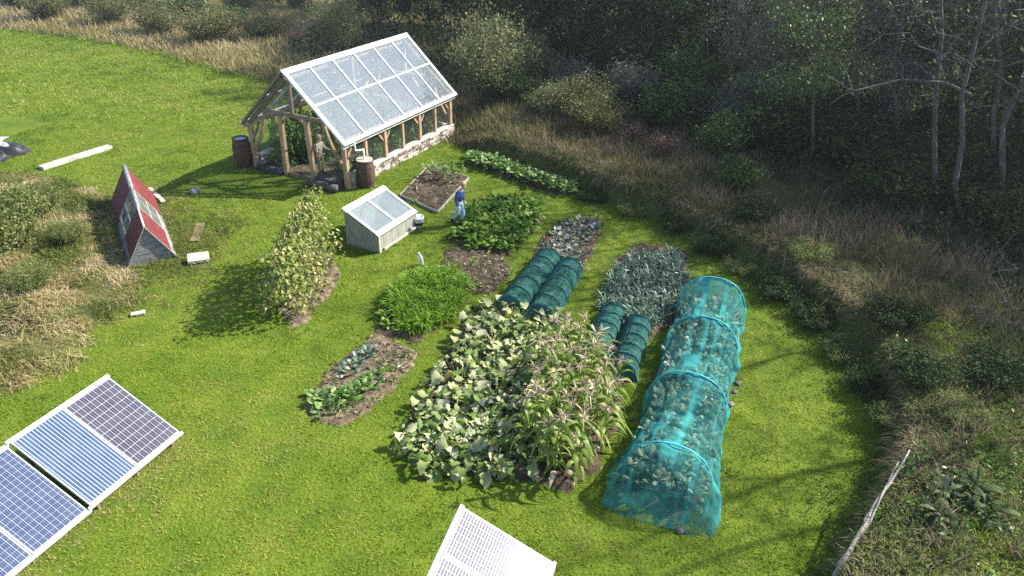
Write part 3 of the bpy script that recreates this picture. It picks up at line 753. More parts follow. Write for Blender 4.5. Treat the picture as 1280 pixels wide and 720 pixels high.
# ------------------------------------------------------------------ ark
a0, a1 = flat(162, 329), flat(221, 326)
mid0 = (a0 + a1) / 2; ap0 = flat(185.5, 286, 1.05); ap1 = flat(161, 213, 1.05)
axv = (ap1 - ap0); AL = float(np.hypot(*axv)); aa = math.atan2(axv[1], axv[0])
ark = empty('poultry_ark', (mid0[0], mid0[1], 0), aa)
tag(ark, 'low triangular ark with red roof ends and glazed middle in the long grass', 'poultry ark')
AW, AH = 1.5, 1.27
NOGRASS.append((np.array([mid0 + axv * k + np.array([-axv[1], axv[0]]) / AL * w * .45 for k, w in ((0, 1), (1, 1), (1, -1), (0, -1))]), 0.0))
def ark_side(sg, x0, x1, k0, k1, off, th, name, mat):
    """panel on one slope, k 0 at the foot .. 1 at the ridge"""
    n_ = Vector((0, sg * AH, AW / 2)).normalized(); mb = MB(); q = []
    for x, k in ((x0, k0), (x1, k0), (x1, k1), (x0, k1)):
        q.append(Vector((x, sg * AW / 2 * (1 - k), AH * k)) + n_ * off)
    q2 = [p - n_ * th for p in q]
    fs = [(0, 1, 2, 3), (7, 6, 5, 4), (0, 4, 5, 1), (1, 5, 6, 2), (2, 6, 7, 3), (3, 7, 4, 0)]
    mb.add(q + q2, fs); return mb.build(name, mat, ark)
L1, L2 = AL * .29, AL * .60
for sg in (1, -1):
    ark_side(sg, -.05, L1, .22, 1.0, .05, .03, 'roof_panel', M['redroof'])
    ark_side(sg, L2, AL + .05, .05, 1.0, .05, .03, 'roof_panel', M['redroof'])
    ark_side(sg, -.05, AL, .0, .2, .02, .025, 'skirt_board', M['gable'])
    ark_side(sg, L1 + .02, L2 - .02, .24, .97, .02, .01, 'window_pane', M['arkglass'])
    for x_ in (L1 + .035, (L1 + L2) / 2, L2 - .035): ark_side(sg, x_ - .03, x_ + .03, .21, .985, .055, .05, 'window_bar', M['plank'])
    for k_ in ((.21, .26), (.57, .61), (.94, .985)): ark_side(sg, L1 + .068, L2 - .068, k_[0], k_[1], .05, .04, 'window_rail', M['plank'])
mb = MB(); mb.tube([(-.04, 0, AH + .04), (L1, 0, AH + .04)], .035, 8); mb.build('ridge_strip', M['offwhite'], ark, True)
mb = MB(); mb.tube([(L1 + .002, 0, AH + .045), (L2 - .002, 0, AH + .045)], .045, 8); mb.build('ridge_strip', M['lead'], ark, True)
mb = MB(); mb.tube([(L2, 0, AH + .05), (AL + .08, 0, AH + .06)], .085, 10); mb.build('ridge_cap', M['lead'], ark, True)
for x_ in (0.0, AL):
    mb = MB(); nrow = 7
    for r_ in range(nrow):
        za_, zb = AH * .985 * r_ / nrow, AH * .985 * (r_ + 1) / nrow - .008
        wa, wb = AW / 2 * (1 - za_ / AH), AW / 2 * (1 - zb / AH); t = .02 + random.random() * .01
        v_ = [(x_ - t, -wa, za_), (x_ - t, wa, za_), (x_ - t, wb, zb), (x_ - t, -wb, zb), (x_ + t, -wa, za_), (x_ + t, wa, za_), (x_ + t, wb, zb), (x_ + t, -wb, zb)]
        mb.add(v_, [(3, 2, 1, 0), (4, 5, 6, 7), (0, 1, 5, 4), (1, 2, 6, 5), (2, 3, 7, 6), (3, 0, 4, 7)])
    mb.build('gable_wall', M['gable'], ark)
for sg in (1, -1):
    mb = MB(); mb.bar((-.07, sg * (AW / 2 + .03), .0), (-.07, 0, AH + .04), .03, .05, (1, 0, 0)); mb.build('verge_strip', M['plank'], ark)

def board(px0, py0, px1, py1, w, h, name, label, cat, mat, lift=0.0, tilt=0.0):
    p0, p1 = at(px0, py0), at(px1, py1); d = p1 - p0
    o = empty(name, ((p0 + p1) / 2), math.atan2(d.y, d.x)); tag(o, label, cat)
    L = d.length
    mb = MB(); n = 8
    for i in range(n):
        x0, x1 = -L / 2 + L * i / n, -L / 2 + L * (i + 1) / n
        for_ = [(x0, 1), (x1, 1)]
    vs_ = []
    for i in range(n + 1):
        x = -L / 2 + L * i / n; j = lambda: random.uniform(-.012, .012)
        vs_ += [(x, -w / 2 + j(), lift), (x, w / 2 + j(), lift), (x, w / 2 + j(), lift + h + j() * .3 + tilt * w), (x, -w / 2 + j(), lift + h + j() * .3)]
    fs = [(i * 4 + a_, i * 4 + (a_ + 1) % 4, (i + 1) * 4 + (a_ + 1) % 4, (i + 1) * 4 + a_) for i in range(n) for a_ in range(4)] + [(3, 2, 1, 0), tuple(n * 4 + a_ for a_ in range(4))]
    mb.add(vs_, fs); mb.build('board', mat, o)
    return o
# leaning boards round the ark and the white beam
board(52, 212, 138, 185, .36, .14, 'white_beam', 'long whitish beam lying on the open grass left of the greenhouse', 'beam', M['greybeam'])
board(236, 330, 262, 325, .40, .10, 'wood_block', 'pale wooden board tilted on a block near the ark gable', 'board', M['palewood'], .06, .25)
board(243, 303, 251, 281, .30, .05, 'old_plank', 'grey rotting plank half hidden in grass right of the ark', 'plank', M['brownplank'], .02)
board(164, 395, 182, 392, .18, .05, 'short_plank', 'short brown plank in the grass below the ark', 'plank', M['palewood'], .03)
board(205, 255, 188, 238, .16, .04, 'loose_plank', 'pale loose plank leaning at the far right foot of the ark', 'plank', M['palewood'], .08)
st = at(244, 241)
def stone(loc, r, label, mat='stone', group=None, name='stone', flat_=.6):
    rr = random.Random(int(loc[0] * 977 + loc[1] * 131)); mb = MB(); n, k = 9, 6; vs_ = []
    for i in range(k + 1):
        th = math.pi * i / k
        for j in range(n):
            q = r * rr.uniform(.82, 1.12); ph = 2 * math.pi * j / n
            vs_.append((q * math.sin(th) * math.cos(ph), q * math.sin(th) * math.sin(ph) * .8, q * math.cos(th) * flat_))
    fs = [(i * n + j, i * n + (j + 1) % n, (i + 1) * n + (j + 1) % n, (i + 1) * n + j) for i in range(k) for j in range(n)]
    mb.add(vs_, fs); o = mb.build(name, M[mat], smooth_=False); o.location = (loc[0], loc[1], loc[2] + r * flat_ * .5); o.rotation_euler = (0, 0, rr.random() * 6)
    tag(o, label, 'stone', group); return o
stone(st, .24, 'flat grey stone on the grass between ark and greenhouse', 'lead')

# black plastic sheet
def sheet_mesh(name, w, h, nx_, ny_, fn, mat):
    mb = MB()
    for i in range(nx_ + 1):
        for j in range(ny_ + 1):
            mb.v.append(fn(w * (i / nx_ - .5), h * (j / ny_ - .5))); mb.a.append(.5)
    mb.f = [(i * (ny_ + 1) + j, (i + 1) * (ny_ + 1) + j, (i + 1) * (ny_ + 1) + j + 1, i * (ny_ + 1) + j + 1) for i in range(nx_) for j in range(ny_)]; mb.m = [0] * len(mb.f)
    return mb.mesh(name, mat, True)
M['tarp'] = noise_mat('black_polythene', [(0.3, (.012, .012, .015)), (0.7, (.03, .03, .035))], 4, 4, .28, .3, spec=.7)
M['greytarp'] = noise_mat('grey_polythene', [(0.3, (.16, .16, .18)), (0.7, (.36, .36, .38))], 4, 4, .35, .3, spec=.6)
def crumple(a, s, base):
    def f(x, y):
        r_ = 1 + .25 * math.sin(5 * math.atan2(y, x) + s)
        n_ = float(fbm(np.array([x * 1.6 + s]), np.array([y * 1.6]), s, 4)[0]); n2 = float(vnoise(np.array([x * 5 + y * 3]), np.array([y * 4 - x]), s)[0])
        e = max(0, 1 - (x * x / 2.2 + y * y / 1.6))
        return (x * r_ * .85, y * r_ * .85, max(.02, base + a * e * (.3 + n_) + .12 * n2 * min(1, e * 3)))
    return f
tpz = at(-10, 194); tb = empty('plastic_sheet', tpz, .5); tag(tb, 'crumpled black and grey polythene heap on grass at the field corner', 'plastic sheet')
obj('black_sheet', sheet_mesh('black_sheet', 2.9, 2.6, 40, 36, crumple(.55, 2.3, .03), M['tarp']), tb)
obj('grey_fold', sheet_mesh('grey_fold', 1.4, 1.3, 26, 22, crumple(.42, 5.1, .34), M['greytarp']), tb, (.1, -.1, 0))

# ------------------------------------------------------------------ solar arrays
ZH, ZL = 1.35, .27
def quad_frame(hi0, hi1, lo0):
    """returns origin (hi0), unit e1 along the high edge, unit e2 down the slope, normal"""
    e1 = (hi1 - hi0).normalized(); e2 = (lo0 - hi0); e2 = (e2 - e1 * e2.dot(e1)).normalized(); n_ = e1.cross(e2)
    if n_.z < 0: n_ = -n_
    return e1, e2, n_
def V3(px, py, z): p = flat(px, py, z); return Vector((p[0], p[1], z))
hA, hB, lD, lC = V3(7, 549, ZH), V3(131, 467, ZH), V3(104, 645, ZL), V3(220, 549, ZL)
def solar_array(origin, e1, e2, n_, modules, length, label, rail=.13, thick=.05, xoff=0):
    base = Vector((origin.x, origin.y, 0)); o = empty('solar_array', base); tag(o, label, 'solar panels', 'ground mounted solar arrays')
    rot = Matrix((e1, e2, n_)).transposed()
    hd = empty('panel_deck', origin - base); hd.parent = o; hd.rotation_euler = rot.to_euler()
    x = xoff; W = sum(w for w, _ in modules)
    sgn = 1 if e1.cross(e2).dot(n_) > 0 else -1
    for w, mt in modules:
        mb = MB(); f = .032
        for c_, d_ in (((x + w / 2, f / 2, -thick / 2), (w - .012, f, thick)), ((x + w / 2, length - f / 2, -thick / 2), (w - .012, f, thick)),
                       ((x + f / 2 + .006, length / 2, -thick / 2), (f, length - 2 * f - .002, thick)), ((x + w - f / 2 - .006, length / 2, -thick / 2), (f, length - 2 * f - .002, thick))): mb.box(c_, d_)
        fr = mb.build('module_frame', M['alu'], hd, bevel=.003)
        mb = MB(); mb.box((0, 0, 0), (w - 2 * f - .016, length - 2 * f - .004, .012)); c = mb.build('cell_sheet', M[mt], fr, loc=(x + w / 2, length / 2, -.012))
        mb = MB(); mb.box((x + w / 2, length / 2, -thick - .012), (w - .02, length - .02, .018)); mb.build('back_sheet', M['panelback'], fr)
        x += w
    x0 = xoff
    for yy, ww in ((-.05, .09), (length + .04, .07)):
        mb = MB(); mb.box((x0 + W / 2, yy, -thick - .01), (W + .1, ww, .07)); mb.build('rail', M['offwhite'], hd, bevel=.006)
    # legs to the ground, in world axes under the empty
    for k in (.08, .5, .92):
        for d_, nm in ((.06, 'leg'), (length - .08, 'leg')):
            p = origin + e1 * (x0 + W * k) + e2 * d_ - n_ * (thick + .05)
            mb = MB(); mb.box((p.x - base.x, p.y - base.y, p.z / 2), (.07, .07, p.z)); mb.build(nm, M['brownplank'], o)
    return o
e1, e2, n_ = quad_frame(hA, hB, lD)
W1 = (hB - hA).length; LS = (lD - hA).length
# right-handed local axes: x = e1 must give e1 x e2 = n; otherwise walk the edge from the other end
def make_array(origin_far, e1_, e2_, n__, mods, L, label):
    if e1_.cross(e2_).dot(n__) < 0:
        tot = sum(w for w, _ in mods); origin_far = origin_far + e1_ * tot; e1_ = -e1_; mods = mods[::-1]
    return solar_array(origin_far, e1_, e2_, n__, mods, L, label)
make_array(hA + e2 * .12, e1, e2, n_, [(W1 / 2, 'cellblue'), (W1 / 2, 'cellgrey')], LS - .22, 'tilted solar array pairing a blue striped panel with a grey gridded panel')
o2 = hA - e1 * (W1 + .07) - n_ * .04 + e2 * .15
make_array(o2, e1, e2, n_, [(W1 / 2, 'cellpoly'), (W1 / 2, 'cellpoly')], LS - .22, 'tilted solar array of blue square celled panels with white rail below')
hT = V3(577, 632, 1.65)
nT = ((Vector((0, 0, CAM_H)) - V3(700, 722, .35)).normalized() + SUN_DIR).normalized()
def on_plane(px, py, p0, n__):
    d = Vector(_F * FPX + _R * (px - 640) - _U * (py - 360)); c = Vector((0, 0, CAM_H))
    return c + d * ((p0 - c).dot(n__) / d.dot(n__))
lR = on_plane(696, 705, hT, nT); eS = (lR - hT).normalized()
eH = nT.cross(eS)
if eH.y > 0: eH = -eH
make_array(hT + eS * .07, eH, eS, nT, [(1.0, 'cellpale'), (1.0, 'cellpale')], (lR - hT).length - .14, 'tilted white glaring solar array with pale gridded panels')

# ------------------------------------------------------------------ plants: generators
def crown_leaves(anchors, n, leaf, spread, mat, name, up=.15, aspect=.6, vbias=None, prof=(.15, 1, .12)):
    A_ = np.asarray(anchors, float); idx = rng.integers(0, len(A_), n)
    base = A_[idx] + rng.normal(size=(n, 3)) * spread
    L = leaf * rng.uniform(.6, 1.3, n)
    cl = rng.random(len(A_))[idx]
    v = np.clip(.55 * cl + .45 * rng.random(n), 0, 1) * .97
    return np_mesh(name, *strips(base, rand_dirs(n, up), L, L * aspect, prof, .2, v=v), M[mat])

def limbs(h, r, n, base_k, lean, up, seed, wob=.06):
    rr = np.random.default_rng(seed); mb = MB(); anchors = []
    tp = [Vector((0, 0, -.1))]
    for i in range(1, 9):
        k = i / 8; tp.append(Vector((lean[0] * k * k * h + rr.normal() * wob, lean[1] * k * k * h + rr.normal() * wob, h * k)))
    tr0 = .0055 * h + .02
    mb.tube(tp, [tr0 * (1 - .85 * i / 8) + .012 for i in range(9)], 7)
    for i in range(n):
        k = base_k + (1 - base_k) * (i + rr.random()) / n
        j = min(7, int(k * 8)); p = tp[j].lerp(tp[j + 1], k * 8 - j)
        a_ = i * 2.4 + rr.random(); sh = math.sin(math.pi * min(1, .18 + .82 * (1 - (k - base_k) / (1 - base_k + 1e-6)))) ** .6
        L = r * (.45 + .55 * sh) * rr.uniform(.75, 1.15)
        d = Vector((math.cos(a_), math.sin(a_), up + rr.normal() * .15)).normalized()
        pts = [p]
        for q in range(1, 5):
            pts.append(p + d * L * q / 4 + Vector((rr.normal() * .06 * L, rr.normal() * .06 * L, .10 * L * (q / 4) ** 2 + rr.normal() * .04 * L)))
        r0 = max(.015, tr0 * (1 - .8 * k) * .5)
        mb.tube(pts, [r0 * (1 - .8 * q / 4) for q in range(5)], 5, cap=False)
        for q in range(2, 5): anchors.append(pts[q])
        for s_ in range(4):
            q = rr.integers(1, 4); p2 = pts[q]; d2 = (d + Vector((rr.normal() * .7, rr.normal() * .7, rr.normal() * .4 + .1))).normalized(); l2 = L * rr.uniform(.25, .5)
            e_ = p2 + d2 * l2
            mb.tube([p2, p2.lerp(e_, .5) + Vector((rr.normal(), rr.normal(), rr.normal())) * .05 * l2, e_], [r0 * .4, r0 * .28, r0 * .1], 4, cap=False)
            anchors += [e_, p2.lerp(e_, .6)]
            for s2 in range(2):
                d3 = (d2 + Vector((rr.normal() * .8, rr.normal() * .8, rr.normal() * .5))).normalized(); e3 = p2.lerp(e_, .65) + d3 * l2 * .6
                mb.tube([p2.lerp(e_, .65), e3], [r0 * .2, r0 * .06], 3, cap=False); anchors.append(e3)
    return mb, anchors

TREE_KINDS = {}
def tree_kind(key, h, r, n, base_k, up, seed, nleaf, leaf, spread, lmat, bmat='bark', lean=(0, 0), aspect=.6, wob=.08):
    mb, an = limbs(h, r, n, base_k, lean, up, seed, wob)
    TREE_KINDS[key] = (mb.mesh('trunk', M[bmat], True), crown_leaves(an, nleaf, leaf, spread, lmat, 'crown', aspect=aspect) if nleaf else None)
tree_kind('denseA', 10, 3.2, 26, .08, .35, 1, 14000, .19, .34, 'dark')
tree_kind('denseB', 12, 3.4, 28, .10, .45, 2, 14000, .19, .36, 'dark')
tree_kind('denseC', 8.5, 3.0, 24, .05, .40, 3, 13000, .17, .32, 'mid')
tree_kind('silver', 6.5, 2.4, 22, .08, .6, 4, 9500, .14, .26, 'silver', aspect=.4)
tree_kind('loose', 11, 2.8, 24, .30, .5, 5, 7000, .14, .30, 'mid', 'palebark')
tree_kind('olive', 9, 2.8, 24, .15, .5, 6, 10000, .15, .30, 'olive')
tree_kind('bareA', 13, 2.6, 30, .32, .45, 7, 350, .13, .2, 'olive', 'palebark', (.03, .01), wob=.14)
tree_kind('bareB', 12, 2.2, 26, .38, .6, 8, 250, .13, .2, 'mid', 'palebark', (-.04, .0), wob=.16)
tree_kind('bareC', 14, 2.9, 30, .25, .35, 9, 500, .13, .2, 'olive', 'palebark', (.05, -.01), wob=.18)

def tree(key, loc, label, s=1.0, rz=0.0, group='trees of the wood', name='tree', cat='tree', sz=None, tilt=0.0):
    o = empty(name, loc, rz); o.scale = (s, s, sz or s); tag(o, label, cat, group)
    if tilt: o.rotation_euler = (Matrix.Rotation(-tilt, 3, 'Y') @ Matrix.Rotation(rz, 3, 'Z')).to_euler()
    t_, c_ = TREE_KINDS[key]
    obj('trunk', t_, o)
    if c_: obj('crown', c_, o)
    return o

BUSH = {}
def bush_kind(key, h, r, nst, nleaf, leaf, lmat, seed, aspect=.35, spread=.07, whip=True, upright=.8):
    rr = np.random.default_rng(seed); mb = MB(); an = []
    for i in range(nst):
        a_ = rr.random() * 6.283; q = math.sqrt(rr.random()); hh_ = h * rr.uniform(.62, 1.0) * (1 - .35 * q)
        b_ = Vector((math.cos(a_) * q * r * .35, math.sin(a_) * q * r * .35, -.05)); e_ = Vector((math.cos(a_) * q * r, math.sin(a_) * q * r, hh_))
        pts = [b_.lerp(e_, k) + Vector((rr.normal() * .05, rr.normal() * .05, (k - k * k) * hh_ * .25)) for k in (0, .25, .5, .75, 1)]
        mb.tube(pts, [.02, .016, .012, .008, .004], 4, cap=False)
        for k in range(7):
            t = .18 + .82 * k / 6 if whip else .35 + .65 * k / 6
            j = min(3, int(t * 4)); p = pts[j].lerp(pts[j + 1], min(1, t * 4 - j)); an.append(p)
            for s_ in range(2):
                e2_ = p + Vector((rr.normal(), rr.normal(), abs(rr.normal()) * upright)) * .16 * h * .5
                an.append(e2_)
    BUSH[key] = (mb.mesh('stems', M['bark'], True), crown_leaves(an, nleaf, leaf, spread, lmat, 'foliage', up=.5, aspect=aspect))
bush_kind('willow', 3.4, 1.7, 60, 8000, .13, 'willow', 21, .32, .12)
bush_kind('sallow', 2.8, 1.7, 55, 7500, .13, 'olive', 22, .45, .13)
bush_kind('silver', 2.4, 1.3, 40, 4500, .14, 'silver', 23, .4, .12)
bush_kind('green', 2.2, 1.5, 44, 6500, .13, 'mid', 24, .6, .14)
bush_kind('dark', 2.4, 1.7, 46, 7000, .14, 'dark', 25, .6, .15)
bush_kind('rust', 1.3, .9, 40, 3000, .07, 'rust', 26, .45, .09)
bush_kind('hawthorn', 1.9, 1.5, 50, 6500, .09, 'scrub', 27, .6, .12)
def bush(key, px, py, label, s=1.0, sz=None, rz=None, cat='shrub', group='shrubs round the garden', name='shrub'):
    o = empty(name, at(px, py), random.random() * 6 if rz is None else rz); o.scale = (s, s, sz or s); tag(o, label, cat, group)
    a_, b_ = BUSH[key]; obj('stems', a_, o); obj('foliage', b_, o); return o

# ------------------------------------------------------------------ woodland
T = [  # kind, px, py (foot on the ground), scale, label
    ('denseA', 468, 30, .8, 'dark leafy tree behind the left end of the greenhouse ridge'),
    ('denseB', 512, 38, .8, 'dark tall tree right behind the far end of the greenhouse roof'),
    ('denseA', 555, 34, .95, 'dark tree between greenhouse roof and the big pale willow bush'),
    ('denseA', 605, 46, .95, 'dark tree rising directly behind the big pale willow bush'),
    ('denseB', 655, 74, .95, 'dark tree just right of the big pale willow bush'),
    ('denseA', 711, 80, .95, 'dark tree behind the brown scrub above the leafy row'),
    ('denseC', 752, 82, 1.0, 'dark bushy tree left of the silvery shrub at the wood edge'),
    ('denseB', 795, 80, 1.0, 'dark tree standing behind the silvery shrub at the wood edge'),
    ('denseC', 838, 92, 1.0, 'mid green tree with a brighter crown at the front of the wood'),
    ('denseA', 885, 90, 1.0, 'dark tree behind the mid green front tree of the wood'),
    ('silver', 935, 156, 1.0, 'grey green sallow tree at the front of the wood left of the bare trunks'),
    ('olive', 980, 120, .95, 'olive crowned tree behind the grey green sallow tree'),
    ('loose', 1010, 214, .9, 'slim pale trunked tree at the wood edge beside the brown stems'),
    ('bareA', 1165, 266, 1.0, 'bare pale tree with a long side branch at the front of the wood'),
    ('bareB', 1205, 284, 1.05, 'bare grey tree with slightly leaning trunk right of the long branched tree'),
    ('bareC', 1252, 270, 1.0, 'bare grey tree closest to the right margin of the wood'),
    ('bareB', 1225, 230, 1.0, 'thin bare tree behind the pair of bare front trees'),
    ('bareA', 1120, 200, .95, 'thin bare tree deeper in the wood left of the long branched tree'),
    ('bareC', 1075, 170, 1.0, 'slender bare tree among dark crowns in the middle of the wood'),
    ('bareB', 940, 118, 1.0, 'pale thin stemmed tree among dark crowns behind the sallow tree'),
    ('olive', 1055, 120, 1.1, 'olive tree behind the slim pale trunked tree'),
    ('denseB', 1115, 130, 1.1, 'tall dark tree behind the slender bare trees'),
    ('denseA', 1170, 140, 1.15, 'dark tree behind the long branched bare tree'),
    ('silver', 1120, 165, 1.1, 'grey leaved tree under the bare trees'),
    ('denseC', 1215, 190, 1.0, 'dark green bushy tree behind the leaning bare tree'),
    ('denseB', 1225, 150, 1.1, 'dark tree at the back behind the leaning bare tree'),
    ('denseC', 1285, 195, 1.2, 'dark green tree at the right margin behind the bare trees'),
    ('olive', 1010, 85, 1.1, 'olive crowned tree at the back of the wood'),
    ('denseB', 925, 70, 1.15, 'tall dark tree at the back of the wood behind the sallow'),
    ('denseA', 815, 55, 1.15, 'tall dark tree at the back of the wood above the silvery shrub'),
    ('denseB', 690, 52, 1.1, 'tall dark tree at the back of the wood above the rough bank'),
    ('denseA', 635, 30, 1.1, 'tall dark tree at the back of the wood above the willow bush'),
    ('denseC', 540, 16, 1.1, 'dark tree at the back of the wood above the greenhouse roof'),
    ('denseA', 475, 8, .9, 'dark tree at the far left end of the wood'),
]
for i, (k, px, py, s_, lb) in enumerate(T):
    tree(k, at(px, py), lb, s_, (i * 1.7) % 6.28, tilt=R(15) if 'bare' in k else R(8) if k == 'loose' else 0)
# the wood goes on to the right, towards the sun
T2 = [(24, 30), (20.5, 25), (19.0, 20.5), (25, 22.5), (28, 27), (30, 34), (33, 24), (35, 31), (18.6, 16.2), (17.6, 14.4)]
K2 = ['denseB', 'bareC', 'bareA', 'loose', 'denseB', 'denseA', 'denseA', 'denseB', 'bareC', 'bareA']
for i, ((x, y), k) in enumerate(zip(T2, K2)):
    tree(k, (x, y, gz(x, y)), f'{ORD[i]} tree of the wood beyond the right margin, {"bare" if "bare" in k else "leafy"}', 1.05, (i * 2.1) % 6.28)
# the long side branch of the bare tree in front
b0 = at(1165, 266)
mb = MB(); q = [Vector((0, 0, 4.3)), Vector((-1.1, -.1, 4.75)), Vector((-2.6, -.2, 4.85)), Vector((-4.1, -.1, 4.4)), Vector((-5.0, .1, 4.9))]
mb.tube(q, [.08, .06, .045, .03, .01], 6, cap=False)
for a_, b_ in ((1, (-1.6, .6, 5.9)), (2, (-3.1, -.6, 5.6)), (3, (-4.9, -.4, 4.0)), (3, (-4.6, .5, 5.4)), (2, (-3.4, .2, 4.3))):
    mb.tube([q[a_], q[a_].lerp(Vector(b_), .5) + Vector((.05, .05, .08)), Vector(b_)], [.025, .016, .005], 4, cap=False)
ft = [o for o in bpy.data.objects if o.get('label', '').startswith('bare pale tree with a long')][0]
br = mb.build('branch', M['palebark'], ft, True); br.rotation_euler = (ft.rotation_euler.to_matrix().inverted()).to_euler()

B = [
    ('willow', 612, 128, 1.3, 1.5, 'tall pale green willow bush right of the greenhouse'),
    ('willow', 430, 66, 1.2, 1.35, 'pale willow bush behind the left half of the greenhouse ridge'),
    ('silver', 790, 130, 1.1, None, 'silvery leaved shrub at the edge of the dark wood'),
    ('silver', 712, 118, .9, 1.0, 'grey leaved bush left of the silvery shrub'),
    ('green', 860, 128, 1.3, 1.3, 'tall bright leaved shrub against the dark wood'),
    ('silver', 890, 160, 1.1, 1.0, 'grey green shrub between the bright shrub and the sallow tree'),
    ('sallow', 730, 150, 1.0, .8, 'olive brown bush on the slope above the leafy row'),
    ('willow', 690, 150, .7, .6, 'low pale willow scrub right of the big willow bush'),
    ('dark', 700, 140, .9, .7, 'dark round shrub on the rough slope behind the leafy row'),
    ('sallow', 745, 165, .9, .7, 'brownish olive shrub on the bank above the lawn'),
    ('rust', 785, 183, 1.0, 1.0, 'dark red stemmed shrub on the slope below the silvery shrub'),
    ('rust', 830, 195, 1.1, 1.0, 'rusty dead looking shrub in front of the mid green tree'),
    ('green', 900, 195, .9, .9, 'green shrub with yellowing tips at the foot of the sallow tree'),
    ('green', 838, 160, 1.2, 1.1, 'bright topped green shrub in front of the dark wood'),
    ('dark', 975, 190, 1.3, 1.1, 'dark shrub at the foot of the slim pale trunked tree'),
    ('dark', 1060, 215, 1.4, 1.1, 'dark shrub filling the wood edge left of the bare trees'),
    ('dark', 1110, 255, 1.3, .9, 'dark low shrub in front of the long branched bare tree'),
    ('dark', 1190, 250, 1.4, 1.0, 'dark shrub between the bare front trunks'),
    ('dark', 1262, 300, 1.2, .8, 'dark shrub at the right margin below the bare trunks'),
    ('sallow', 205, 42, 1.3, .95, 'olive brown bush at the field edge, left of the two tallest'),
    ('sallow', 262, 52, 1.35, .95, 'olive brown bush at the field edge above the grass gap'),
    ('sallow', 140, 30, 1.2, .9, 'olive bush furthest along the field edge'),
    ('green', 232, 26, 1.4, 1.0, 'green bush behind the olive bushes of the field edge'),
    ('sallow', 330, 50, 1.0, .8, 'low brownish bush at the field edge before the willow bush'),
    ('sallow', 300, 14, 1.3, 1.0, 'hazy bush beyond the field edge grass'),
    ('willow', 88, 12, 1.1, .8, 'far pale bush above the left field edge'),
    ('rust', 375, 55, 1.3, .9, 'russet shrub between field edge and willow bush'),
    ('sallow', 60, 24, 1.2, .9, 'olive bush above the left corner of the field'),
    ('green', 30, 10, 1.4, 1.0, 'green bush beyond the left corner of the field'),
    ('sallow', 175, 14, 1.5, 1.0, 'wide olive bush in the second line beyond the field edge'),
    ('sallow', 120, 8, 1.3, 1.0, 'hazy olive bush in the back line beyond the field edge'),
    ('willow', 375, 12, 1.0, .9, 'pale bush at the top of the rough grass gap'),
    ('sallow', 235, 6, 1.5, 1.1, 'wide olive bush in the back line above the green bush'),
    ('green', 345, 2, 1.4, 1.1, 'green bush at the back of the rough grass gap'),
    ('green', 290, 34, 1.0, .8, 'mid green bush squeezed between the olive field edge bushes'),
    ('hawthorn', 6, 310, 1.1, 1.35, 'leafy green bush at the left of the rough grass patch'),
    ('hawthorn', 40, 356, .5, .5, 'low leafy bush in the middle of the rough grass patch'),
    ('hawthorn', 88, 300, .42, .42, 'small leafy bush in the straw coloured grass left of the ark'),
    ('hawthorn', 52, 262, .6, .6, 'leafy bush at the upper corner of the rough patch'),
    ('hawthorn', -35, 330, 1.2, 1.1, 'leafy bush beyond the left margin of the rough patch'),
    ('willow', 665, 105, .8, .9, 'slim willow shrub between big bush and the dark trees'),
    ('dark', 640, 128, .9, .8, 'dark green shrub at the right foot of the big willow bush'),
    ('green', 920, 235, .7, .6, 'small green shrub among brown stems on the bank'),
]
for k, px, py, s_, sz, lb in B: bush(k, px, py, lb, s_, sz)

for i, (px, py, s_, k) in enumerate([(742, 222, .36, 'dark'), (795, 240, .42, 'scrubby'), (848, 258, .40, 'dark'), (890, 285, .44, 'dark'), (935, 310, .42, 'scrubby'), (980, 338, .46, 'dark'),
                                     (1022, 372, .42, 'dark'), (1064, 412, .44, 'scrubby'), (1098, 458, .40, 'dark'), (1126, 505, .38, 'scrubby'), (1150, 470, .46, 'dark'), (1200, 520, .42, 'scrubby'), (1120, 400, .5, 'dark'), (1010, 318, .5, 'scrubby'), (940, 268, .48, 'dark'), (1240, 470, .5, 'dark')]):
    bush('dark' if k == 'dark' else 'hawthorn', px, py + 3, f'{"dark" if k == "dark" else "olive green"} bramble mound, {ORD[i]} along the bank from the greenhouse', s_ * 1.1, s_ * .62, None, 'bramble', 'bramble mounds on the bank', 'bramble')

# bare shrub at the right margin
rr = np.random.default_rng(44); mb = MB()
def twig(p, d, L, r_, lev):
    pts = [p]; dd = d.copy()
    for i in range(4):
        dd = (dd + Vector((rr.normal(), rr.normal(), rr.normal() - .05)) * .22).normalized(); pts.append(pts[-1] + dd * L / 4)
    mb.tube(pts, [r_ * (1 - .75 * i / 4) for i in range(5)], 4 if lev else 5, cap=False)
    if lev < 3:
        for i in range(4 if lev < 2 else 3):
            q = pts[rr.integers(1, 5)]; nd = (dd + Vector((rr.normal(), rr.normal(), rr.normal() * .7)) * .8).normalized(); twig(q, nd, L * .58, r_ * .5, lev + 1)
for i in range(7):
    a_ = 6.28 * i / 7 + rr.random(); twig(Vector((0, 0, 0)), Vector((math.cos(a_) * .9, math.sin(a_) * .9, .8)).normalized(), 1.7, .028, 0)
bs = empty('bare_shrub', at(1268, 410)); tag(bs, 'leafless pale twigged shrub by the right margin below the bare trees', 'shrub')
mb.build('branches', M['palebark'], bs, True)

